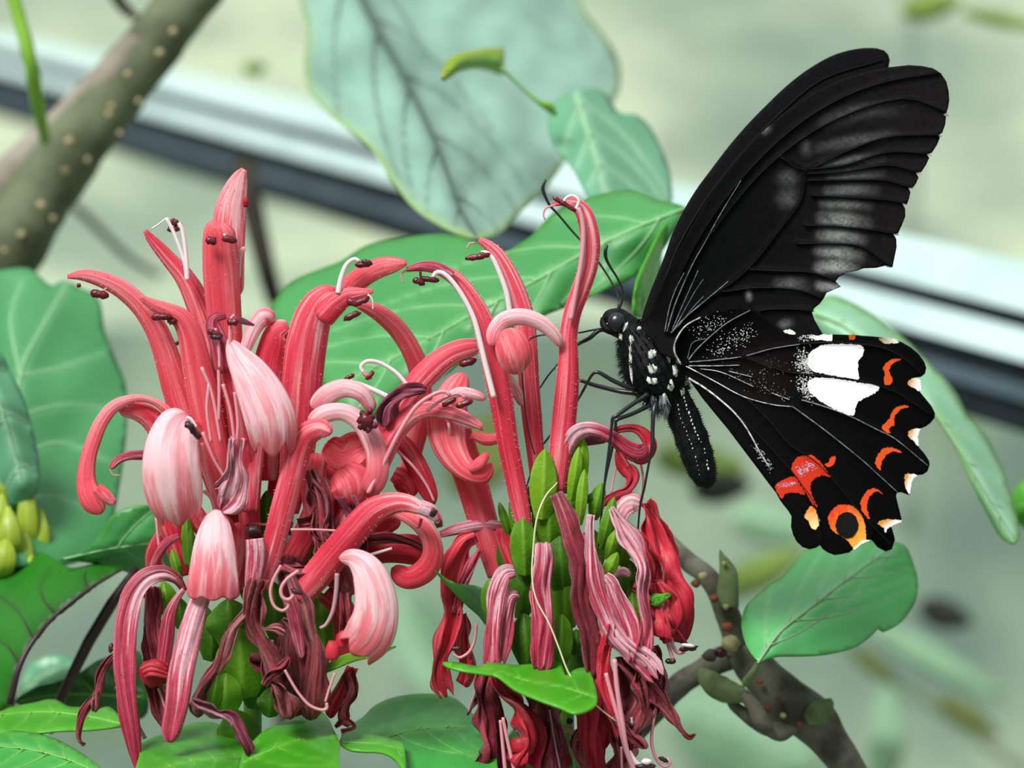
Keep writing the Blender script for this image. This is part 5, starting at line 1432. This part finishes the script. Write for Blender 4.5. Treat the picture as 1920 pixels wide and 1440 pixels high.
strap('withered_flower', LH, yy([(660, 1250, 34), (648, 1285, 50), (628, 1320, 40), (618, 1345, 20)], -.06), M['crimson'], arc=(140, 120), crumple=.008)
strap('withered_flower', LH, yy([(655, 1260, 20), (664, 1290, 20), (652, 1320, 14), (648, 1345, 20), (658, 1358, 10)], -.08), M['wither'], crumple=.008, freq=30)
strap('withered_flower', LH, yy([(630, 1365, 6), (648, 1352, 16), (664, 1362, 12), (640, 1372, 6)], -.08), M['wither'], crumple=.006, freq=30)
fil(LH, [(527, 1060), (512, 1088), (507, 1112), (514, 1136), (530, 1145), (541, 1136), (535, 1128)], 6, 6, 'filpink', y=-.20)
fil(LH, [(560, 1070), (538, 1086), (527, 1104), (530, 1120), (542, 1124), (552, 1114)], 7, 7, 'filpink', y=-.205)
anth(LH, 556, 1110, -.21, 9, 5, 20, 'antherdark')
fil(LH, [(534, 1256), (545, 1276), (560, 1300), (580, 1322), (602, 1331), (613, 1328), (612, 1318)], 5, 6, 'filpink', y=-.22)
fil(LH, [(628, 1262), (618, 1290), (610, 1316)], 5, 5, 'filpink', y=-.21)
fil(LH, [(632, 1075), (630, 1110), (624, 1145), (612, 1170), (600, 1178)], 9, 6, 'fildull', y=-.19)
fil(LH, [(252, 1300), (256, 1350), (272, 1385)], 6, 8, 'fildull', y=-.10)
fil(LH, [(296, 1290), (304, 1310), (310, 1330)], 5, 4, 'filpink', y=-.10)
# -- green bracts of the left head
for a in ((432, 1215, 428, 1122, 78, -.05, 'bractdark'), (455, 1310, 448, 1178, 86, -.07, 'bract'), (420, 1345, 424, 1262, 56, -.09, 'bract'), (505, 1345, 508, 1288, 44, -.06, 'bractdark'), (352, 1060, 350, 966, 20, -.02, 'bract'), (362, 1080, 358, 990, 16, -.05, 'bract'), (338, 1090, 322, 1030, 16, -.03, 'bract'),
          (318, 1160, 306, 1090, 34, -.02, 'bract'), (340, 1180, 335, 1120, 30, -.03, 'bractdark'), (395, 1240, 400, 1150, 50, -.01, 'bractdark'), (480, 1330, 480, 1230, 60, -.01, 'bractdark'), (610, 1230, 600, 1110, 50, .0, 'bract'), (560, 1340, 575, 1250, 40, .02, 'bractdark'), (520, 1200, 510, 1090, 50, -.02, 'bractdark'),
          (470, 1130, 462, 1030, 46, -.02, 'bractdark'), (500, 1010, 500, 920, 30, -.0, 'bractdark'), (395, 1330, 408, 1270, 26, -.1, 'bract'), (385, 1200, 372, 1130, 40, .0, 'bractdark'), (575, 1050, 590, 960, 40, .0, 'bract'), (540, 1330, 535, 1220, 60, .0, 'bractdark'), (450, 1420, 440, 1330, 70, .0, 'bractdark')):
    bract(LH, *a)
strap('leafy_bract', LH, [(592, 1265, -.08, 30), (620, 1248, -.10, 38), (660, 1232, -.11, 32), (705, 1224, -.11, 20), (742, 1212, -.10, 3)], M['bract'], arc=(-110, -90), face=(0, -.5, 1))

# =============== right head
RH = empty('flower_head', P(1060, 1440, 0.02), 'sparser pink flower head under the butterfly with green bracts and drooping withered petals', 'flower head')
tube('stem', RH, [(1045, 900, .03, 22), (1050, 1000, .03, 32), (1055, 1150, .03, 38), (1058, 1300, .03, 36), (1060, 1450, .03, 34), (1060, 1800, .03, 34), (1050, 5600, .03, 36)], M['stemgreen'], n=40, m=14)
# -- tall flower the butterfly leans on
f = strap('flower', RH, yy([(1044, 920, 34), (1050, 860, 42), (1056, 800, 44, .2), (1063, 730, 43, .2), (1066, 670, 36, .25), (1066, 630, 32, .3), (1074, 585, 32, .35), (1090, 540, 34, .4), (1103, 500, 34, .4), (1107, 462, 36, .4), (1103, 425, 34, .5), (1094, 398, 30, .5), (1078, 383, 24, .5), (1058, 379, 14, .3), (1036, 384, 4, .2)], -.03, -.03), M['petal'], arc=(290, 190), hairs=320, hairmat=HM, n=90)
fil(f, [(1070, 600), (1080, 545), (1090, 490), (1094, 440), (1090, 405), (1084, 390)], 10, 9, 'filpink', y=-.052)
fil(f, [(1080, 392), (1085, 376), (1074, 367), (1062, 371), (1056, 380)], 6, 6, y=-.052)
anth(f, 1049, 377, -.052, 12, 5, 30)
anth(f, 1064, 386, -.056, 16, 5, 32)
fil(f, [(1042, 384), (1024, 390), (1019, 402), (1022, 412)], 4, 3, 'filpink', y=-.04)
strap('lower_lip', f, [(1052, 650, -.05, 14, .4), (1040, 628, -.055, 22, .8), (1015, 606, -.06, 28, .95), (980, 594, -.065, 30, .95), (945, 600, -.07, 30, .8), (926, 622, -.08, 26, .5), (922, 650, -.085, 20, .3)], M['lip'], ridge=.018, arc=(150, 140), m=15, n=44)
strap('lower_lip', f, [(946, 620, -.085, 26, .4), (956, 638, -.10, 58, .4), (964, 662, -.105, 66, .4), (968, 686, -.10, 52, .55), (972, 701, -.09, 18, .6)], M['salmon'], ridge=.018, arc=(150, 140), m=17, n=30)
# -- second tube
f = strap('flower', RH, yy([(1010, 920, 26), (1005, 860, 30), (998, 790, 36, .25), (992, 720, 38, .3), (988, 650, 38, .3), (982, 600, 40, .35), (972, 560, 38, .4), (955, 515, 32, .45), (935, 480, 25, .45), (915, 460, 18, .4), (898, 449, 8, .3)], .02, .02), M['petal'], arc=(290, 180), hairs=260, hairmat=HM, n=70)
fil(f, [(956, 586), (950, 550), (938, 515), (924, 485), (912, 474), (902, 474)], 11, 8, y=-.005)
anth(f, 893, 482, -.008, 16, 7, -8)
anth(f, 908, 478, -.008, 9, 6, 0)
fil(f, [(890, 455), (880, 457), (876, 466)], 3.5, 3, 'filpink', y=.01)
strap('lower_lip', f, [(938, 698, -.02, 10, .9), (952, 712, -.02, 22, .9), (968, 735, -.01, 20, .7), (980, 760, .0, 12, .4)], M['lip'], ridge=.018, arc=(120, 120))
# -- third tube leaning left
f = strap('flower', RH, yy([(985, 1000, 26), (976, 950, 34), (964, 890, 36, .2), (952, 830, 38, .2), (943, 770, 42, .25), (934, 715, 46, .3), (922, 660, 46, .35), (908, 610, 40, .4), (888, 567, 33, .45), (862, 530, 28, .45), (832, 509, 22, .4), (800, 501, 16, .3), (762, 506, 6, .2)], -.04, -.06), M['petal'], arc=(290, 190), hairs=330, hairmat=HM, n=90)
strap('style_tip', f, yy([(850, 516, 12), (820, 502, 20), (790, 499, 16), (762, 505, 6)], -.075), M['fade'], arc=(180, 150))
fil(f, [(926, 745), (912, 690), (900, 640), (888, 596), (868, 556), (845, 524), (828, 511), (816, 512), (812, 522)], 11, 8, 'filament', y=-.085)
anth(f, 806, 524, -.09, 14, 6, 8)
anth(f, 785, 528, -.09, 10, 7, 20)
fil(f, [(788, 508), (789, 522)], 5, 5, 'anther', y=-.085)
fil(f, [(764, 506), (752, 514), (756, 530)], 4, 3, 'filpink', y=-.07)
strap('lower_lip', f, [(910, 748, -.07, 12, .6), (890, 740, -.075, 18, .8), (862, 735, -.075, 18, .9), (842, 745, -.07, 14, .9), (832, 765, -.06, 10, .8)], M['lip'], ridge=.018, arc=(130, 130))
# -- broad lip below it
f = strap('flower', RH, yy([(932, 1080, 34), (920, 1030, 46), (906, 980, 54), (892, 930, 58, .2), (878, 885, 60, .2), (862, 840, 62, .25), (846, 790, 66, .3), (845, 740, 60, .4)], .02, .0), M['salmon'], arc=(280, 180), hairs=160, hairmat=HM)
strap('lower_lip', f, [(870, 700, -.02, 30, .5), (852, 735, -.03, 56, .5), (838, 775, -.045, 72, .4), (838, 815, -.055, 70, .45), (850, 850, -.065, 58, .5), (874, 880, -.075, 42, .4), (905, 890, -.08, 34, .2), (921, 868, -.075, 22, .2)], M['salmon'], ridge=.018, arc=(140, 140), m=17, n=44)
strap('lobe', f, [(880, 880, -.09, 14, .4), (898, 870, -.095, 22, .3), (914, 850, -.09, 12, .2)], M['salmon'], ridge=.018, arc=(140, 120))
strap('lobe', f, [(845, 838, -.05, 4, .8), (842, 800, -.085, 5, .9), (838, 788, -.08, 3, .9)], M['lip'])
strap('side_lip', RH, yy([(935, 822, 18), (912, 824, 22), (890, 818, 14), (878, 822, 5)], -.03), M['salmon'], arc=(160, 120))
strap('side_lip', RH, yy([(850, 780, 22, .8), (875, 790, 24, .9), (895, 796, 16, .8), (906, 806, 5, .5)], -.09), M['lip'], arc=(140, 120))
strap('flower', RH, yy([(985, 1100, 34), (965, 1050, 40), (950, 1010, 36), (940, 985, 30)], -.0), M['crimson'], arc=(280, 240))
# -- the ribbon loop on the right
f = strap('withered_flower', RH, [(1050, 890, -.02, 26, .4), (1060, 845, -.03, 32, .7), (1075, 815, -.04, 30, .85), (1098, 803, -.045, 24, .8), (1125, 808, -.05, 22, .4), (1155, 825, -.05, 24, .2), (1180, 842, -.05, 30, .2), (1200, 848, -.05, 32, .2), (1214, 836, -.04, 24, .2)], M['fade'], arc=(150, 130), hairs=50, hairmat=HM, crumple=.002)
strap('withered_lip', f, [(1140, 812, -.04, 8, .3), (1165, 803, -.035, 10, .3), (1190, 803, -.03, 12, .3), (1208, 816, -.03, 18, .2), (1216, 836, -.03, 22, .2), (1204, 856, -.04, 22, .2), (1184, 852, -.05, 16, .2)], M['crimson'], arc=(150, 140), crumple=.003)
strap('withered_lip', f, yy([(1160, 840, 20), (1170, 870, 30), (1184, 893, 24), (1176, 915, 18), (1156, 924, 18), (1140, 934, 22), (1130, 950, 12)], -.04), M['crimson'], arc=(150, 130), crumple=.005, freq=30)
strap('withered_lip', f, yy([(1085, 835, 8), (1104, 825, 20), (1130, 822, 18), (1145, 818, 8)], -.02), M['purple'], arc=(150, 130))
fil(f, [(1160, 860), (1152, 890), (1146, 925)], 4, 4, 'filpink', y=-.03)
fil(f, [(1200, 860), (1206, 900), (1203, 950)], 5, 4, 'filpink', y=-.02)
# -- drooping skirt of the right head
skirt = [
    ([(892, 1005, 20), (868, 1020, 30), (850, 1060, 40), (842, 1100, 38), (846, 1150, 32), (836, 1195, 34), (828, 1240, 34), (830, 1280, 32), (838, 1308, 22)], 'crimson', -.03, -.04, .003),
    ([(900, 1030, 14), (880, 1070, 20), (862, 1110, 20), (850, 1150, 18)], 'fade', -.04, -.04, .002),
    ([(870, 1150, 20), (872, 1200, 40), (875, 1250, 46), (864, 1285, 30)], 'crimson', -.0, -.0, .004),
    ([(965, 1072, 20, .6), (946, 1078, 32, .7), (932, 1110, 38, .6), (926, 1160, 36, .45), (924, 1210, 36, .35), (922, 1250, 40, .2)], 'fade', -.07, -.11, .001),
    ([(970, 1118, 16, .7), (958, 1122, 30, .7), (952, 1160, 30, .5), (945, 1200, 28, .35), (936, 1245, 26, .3)], 'fade', -.06, -.09, .001),
    ([(1016, 1020, 26, .7), (1016, 1040, 32, .6), (1014, 1100, 34, .4), (1018, 1160, 38, .3), (1016, 1210, 40, .2), (1012, 1260, 40, .2)], 'fade', -.09, -.12, .002),
    ([(1044, 925, 26, .6), (1056, 955, 34, .5), (1070, 1000, 36, .4), (1084, 1050, 38, .2), (1092, 1110, 40, .1), (1104, 1190, 34, .1), (1114, 1270, 30, .1)], 'wither', -.09, -.12, .002),
    ([(1108, 965, 16, .9), (1105, 990, 18, .9), (1110, 1040, 26, .6), (1118, 1090, 34, .4), (1128, 1140, 40, .4), (1148, 1180, 42, .7), (1178, 1215, 40, .8), (1215, 1250, 52, .6), (1235, 1275, 36, .3)], 'fade', -.11, -.13, .002),
    ([(1134, 1082, 24, .8), (1150, 1098, 32, .7), (1168, 1140, 36, .5), (1182, 1190, 36, .3), (1192, 1240, 32, .2)], 'fade', -.10, -.12, .002),
    ([(1150, 950, 18, .8), (1172, 985, 26, .8), (1190, 1030, 28, .7), (1204, 1070, 30, .5), (1206, 1110, 26, .5), (1216, 1160, 28, .4), (1212, 1210, 28, .3), (1200, 1250, 24, .2)], 'fade', -.08, -.12, .004),
    ([(1160, 1000, 20, .7), (1165, 960, 34, .8), (1182, 943, 40, .9), (1200, 946, 26, .8)], 'lip', -.04, -.03, .0),
    ([(1205, 945, 24, .1), (1220, 975, 40, .1), (1235, 1020, 46, .2), (1250, 1070, 62, .2), (1262, 1120, 70, .2), (1268, 1165, 60, .1), (1255, 1200, 40, .1)], 'crimson', -.02, -.06, .006),
    ([(1200, 1000, 20), (1214, 1060, 40), (1226, 1120, 40), (1236, 1170, 36), (1250, 1190, 20)], 'crimson', -.0, -.04, .005),
    ([(1240, 1090, 20), (1250, 1140, 40), (1246, 1180, 44), (1236, 1200, 20)], 'crimson', -.07, -.08, .006),
    ([(1150, 1080, 12, .8), (1168, 1072, 18, .9), (1182, 1080, 8, .7)], 'fade', -.05, -.05, .0),
    ([(1190, 1090, 30), (1225, 1105, 34), (1240, 1120, 16)], 'salmon', -.03, -.03, .004),
    ([(916, 1255, 22, .2), (918, 1290, 44, .2), (924, 1340, 50, .2), (922, 1400, 56, .2), (930, 1470, 60, .1)], 'wither', -.08, -.10, .008),
    ([(928, 1265, 16, .2), (950, 1300, 30, .3), (975, 1340, 44, .2), (985, 1390, 56, .2), (975, 1440, 50, .1)], 'crimson', -.10, -.12, .009),
    ([(1000, 1290, 24), (1010, 1330, 46), (1026, 1380, 40), (1034, 1450, 24)], 'wither', -.06, -.08, .007),
    ([(1022, 1310, 14), (1036, 1360, 18), (1042, 1420, 12), (1046, 1460, 8)], 'brown', -.09, -.09, .004),
    ([(1045, 1310, 12), (1044, 1330, 16), (1036, 1345, 10)], 'wither', -.04, -.04, .003),
    ([(1120, 1230, 34, .1), (1124, 1290, 44, .1), (1118, 1350, 50, .1), (1112, 1420, 44, .1), (1116, 1480, 30, .1)], 'crimson', -.10, -.12, .004),
    ([(1105, 1330, 20), (1104, 1380, 44), (1106, 1430, 36), (1112, 1470, 20)], 'wither', -.07, -.07, .006),
    ([(1140, 1170, 30, .1), (1132, 1220, 38, .2), (1136, 1280, 30, .3), (1150, 1340, 30, .3), (1168, 1390, 20, .3)], 'crimson', -.12, -.14, .003),
    ([(1170, 1230, 40), (1178, 1280, 56), (1180, 1340, 60), (1168, 1400, 56), (1160, 1470, 50)], 'brown', -.08, -.10, .010),
    ([(1205, 1220, 30), (1218, 1270, 44), (1212, 1310, 40), (1200, 1350, 36), (1190, 1400, 24)], 'wither', -.07, -.08, .010),
    ([(1230, 1210, 20), (1244, 1250, 34), (1252, 1290, 30), (1240, 1320, 20)], 'brown', -.05, -.06, .010),
    ([(1218, 1285, 26), (1238, 1310, 28), (1258, 1340, 26), (1276, 1370, 18), (1292, 1382, 14), (1304, 1376, 8)], 'wither', -.09, -.09, .003),
    ([(1150, 1340, 20), (1176, 1370, 24), (1200, 1392, 22), (1212, 1404, 8)], 'wither', -.13, -.13, .005),
    ([(1240, 1200, 10), (1268, 1185, 14), (1280, 1205, 10)], 'wither', -.06, -.06, .003),
    ([(875, 1340, 10), (890, 1310, 20), (905, 1280, 26), (912, 1265, 14)], 'brown', -.03, -.03, .004),
]
for pts, m_, y0, y1, cr_ in skirt:
    strap('withered_flower', RH, yy(pts, y0, y1), M[m_], arc=(160, 140), crumple=cr_ * 1.4 + .0008, freq=28, hairs=int(30 * len(pts) / 3), hairmat=HM, wave=.12 if cr_ >= .004 else 0, twist=rng.uniform(-70, 70) if cr_ >= .003 else 0, lobes=3, lobe=.07, n=max(20, 9 * len(pts)), m=17)
blob('curled_petal', RH, P(980, 1400, -.14), .022, .014, .020, M['crimson'], .5, seg=14)
for pts, w0, w1, mat_, y in (
        ([(1136, 1262), (1146, 1300), (1160, 1350), (1172, 1400), (1190, 1450)], 8, 10, 'filpink', -.155), ([(1152, 1236), (1157, 1290), (1166, 1350), (1176, 1410), (1196, 1460)], 9, 10, 'filpink', -.16), ([(938, 1350), (942, 1390), (948, 1450)], 6, 8, 'filpink', -.14), ([(943, 1345), (952, 1390), (966, 1450)], 6, 8, 'filpink', -.145),
        ([(1230, 1328), (1224, 1360), (1222, 1395), (1232, 1425), (1247, 1437), (1256, 1430), (1250, 1422)], 6, 7, 'filpink', -.09), ([(1098, 1335), (1092, 1358), (1078, 1371), (1062, 1369), (1058, 1358)], 5, 6, 'filpink', -.05), ([(893, 1170), (890, 1200), (880, 1222), (862, 1233), (850, 1226)], 6, 6, 'filpink', -.05),
        ([(1258, 1190), (1262, 1212), (1272, 1224), (1284, 1222)], 8, 7, 'filpink', -.08), ([(1250, 1200), (1258, 1225), (1262, 1236)], 7, 8, 'filpink', -.075), ([(1262, 1172), (1276, 1190), (1288, 1208)], 5, 6, 'wither' if False else 'anther', -.085), ([(900, 1270), (890, 1300), (878, 1335)], 5, 4, 'fildull', -.05), ([(905, 1290), (900, 1320), (890, 1345)], 4, 4, 'fildull', -.05),
        ([(1178, 1410), (1190, 1428), (1205, 1440)], 12, 12, 'filament', -.15), ([(1000, 1330), (994, 1370), (996, 1410)], 4, 4, 'filpink', -.1), ([(1030, 1330), (1038, 1380), (1050, 1440)], 4, 4, 'fildull', -.1), ([(1165, 1400), (1166, 1440), (1166, 1470)], 5, 5, 'filpink', -.15), ([(1184, 1345), (1186, 1360), (1192, 1372)], 5, 5, 'filament', -.12)):
    fil(RH, pts, w0, w1, mat_, y)
for a in ((1068, 1352, -.05, 5, 7, 30, 'antherdark'), (1290, 1216, -.09, 14, 6, -8, 'antherdark'), (856, 1216, -.055, 7, 6, 0, 'antherdark'), (1210, 1438, -.16, 15, 8, 0, 'antherdark'), (1244, 1424, -.095, 7, 5, 30, 'antherdark'), (1187, 1360, -.13, 6, 5, 0, 'antherdark'), (1258, 1240, -.08, 8, 6, 0, 'antherdark')):
    anth(RH, *a)
blob('pollen', RH, P(1290, 1210, -.098), .013, .004, .0035, M['filament'], .2, math.radians(-8))
blob('pollen', RH, P(1212, 1428, -.165), .010, .005, .006, M['filament'], .3)
# -- long loose thread
tube('silk_thread', None, [(1045, 905, -.09, 2.5), (1022, 932, -.11, 3.2), (1006, 975, -.125, 3.4), (999, 1040, -.13, 3.4), (998, 1085, -.135, 3.4), (1006, 1125, -.14, 3.4), (1030, 1170, -.145, 3.4), (1048, 1215, -.15, 3.4), (1068, 1265, -.155, 3.4), (1100, 1305, -.16, 3.2), (1130, 1333, -.16, 3), (1155, 1352, -.16, 2.4)], simple_mat('thread', lin('#d9d2ae'), 0.5), n=70, m=7,
     label='long pale thread hanging in front of the right flower head', cat='thread')
# -- green bracts of the right head
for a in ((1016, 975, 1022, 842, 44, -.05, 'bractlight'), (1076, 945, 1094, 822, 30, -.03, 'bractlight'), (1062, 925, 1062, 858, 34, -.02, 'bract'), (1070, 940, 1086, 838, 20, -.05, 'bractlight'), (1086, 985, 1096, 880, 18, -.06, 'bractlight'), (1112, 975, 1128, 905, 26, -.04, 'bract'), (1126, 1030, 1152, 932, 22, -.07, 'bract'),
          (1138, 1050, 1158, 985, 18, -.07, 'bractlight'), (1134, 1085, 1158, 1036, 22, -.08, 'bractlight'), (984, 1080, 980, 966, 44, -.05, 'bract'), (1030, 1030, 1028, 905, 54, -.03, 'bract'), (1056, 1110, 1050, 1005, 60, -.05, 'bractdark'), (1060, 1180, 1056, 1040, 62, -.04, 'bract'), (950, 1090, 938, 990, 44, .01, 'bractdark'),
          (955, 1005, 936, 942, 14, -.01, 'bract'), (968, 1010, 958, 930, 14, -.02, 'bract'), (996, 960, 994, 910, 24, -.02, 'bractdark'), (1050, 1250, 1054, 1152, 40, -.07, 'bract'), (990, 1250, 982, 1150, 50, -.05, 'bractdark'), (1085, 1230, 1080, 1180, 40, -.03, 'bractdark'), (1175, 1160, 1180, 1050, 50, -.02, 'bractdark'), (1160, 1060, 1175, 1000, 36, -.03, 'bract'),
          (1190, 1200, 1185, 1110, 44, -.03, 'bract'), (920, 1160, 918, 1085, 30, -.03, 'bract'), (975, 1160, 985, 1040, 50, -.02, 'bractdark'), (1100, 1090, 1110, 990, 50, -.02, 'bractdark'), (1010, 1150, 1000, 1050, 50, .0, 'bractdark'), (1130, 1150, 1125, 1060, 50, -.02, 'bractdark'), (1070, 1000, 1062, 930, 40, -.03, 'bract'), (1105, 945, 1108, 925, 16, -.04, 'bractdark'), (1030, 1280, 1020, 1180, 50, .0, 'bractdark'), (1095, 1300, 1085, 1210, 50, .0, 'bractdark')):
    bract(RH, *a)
r2 = lambda pts: [(800 + a / 3.623, 1060 + b / 3.623) for a, b in pts]
leaf('leafy_bract', r2([(112, 662), (200, 664), (350, 690), (430, 666), (600, 682), (760, 668), (850, 654), (872, 640), (880, 614), (905, 640), (925, 700), (945, 752), (1000, 716), (1060, 700), (1105, 712), (1150, 850), (1156, 940), (1092, 990), (1000, 1010), (900, 970), (760, 920), (600, 850), (480, 762), (400, 745), (250, 722), (140, 692)]),
     -.19, r2([(1150, 900), (1000, 850), (900, 825), (700, 790), (450, 715), (250, 690), (125, 668)]), M['lf_front'], M['veingreen'], parent=RH, tilt=(.02, -.25), fold=.05, wave=.012, nveins=3, spacing=6, midw=2.2, veinw=1.4, groove=.005)
leaf('leafy_bract', r2([(62, 38), (120, 90), (220, 125), (330, 140), (400, 180), (430, 300), (425, 420), (360, 350), (280, 280), (200, 200), (130, 120)]), -.05, r2([(425, 400), (360, 270), (240, 170), (70, 44)]), M['lf_deep'], M['veingreen'], parent=RH, tilt=(.3, 0), nveins=2, spacing=6, midw=2, veinw=1.2)
leaf('leafy_bract', r2([(1520, 250), (1530, 200), (1600, 195), (1670, 188), (1620, 240), (1570, 276), (1530, 272)]), -.10, r2([(1525, 250), (1590, 225), (1665, 190)]), M['lf_front'], M['veingreen'], parent=RH, nveins=1, spacing=5, midw=1.6, veinw=1)

# a small beetle-dark bud scale left of the withered petals
blob('bud_scale', LH, P(209, 1216, -.03), .006, .005, .009, M['antherdark'], .4)
blob('bud_scale', LH, P(213, 1228, -.03), .006, .005, .010, M['bractlight'], .2)
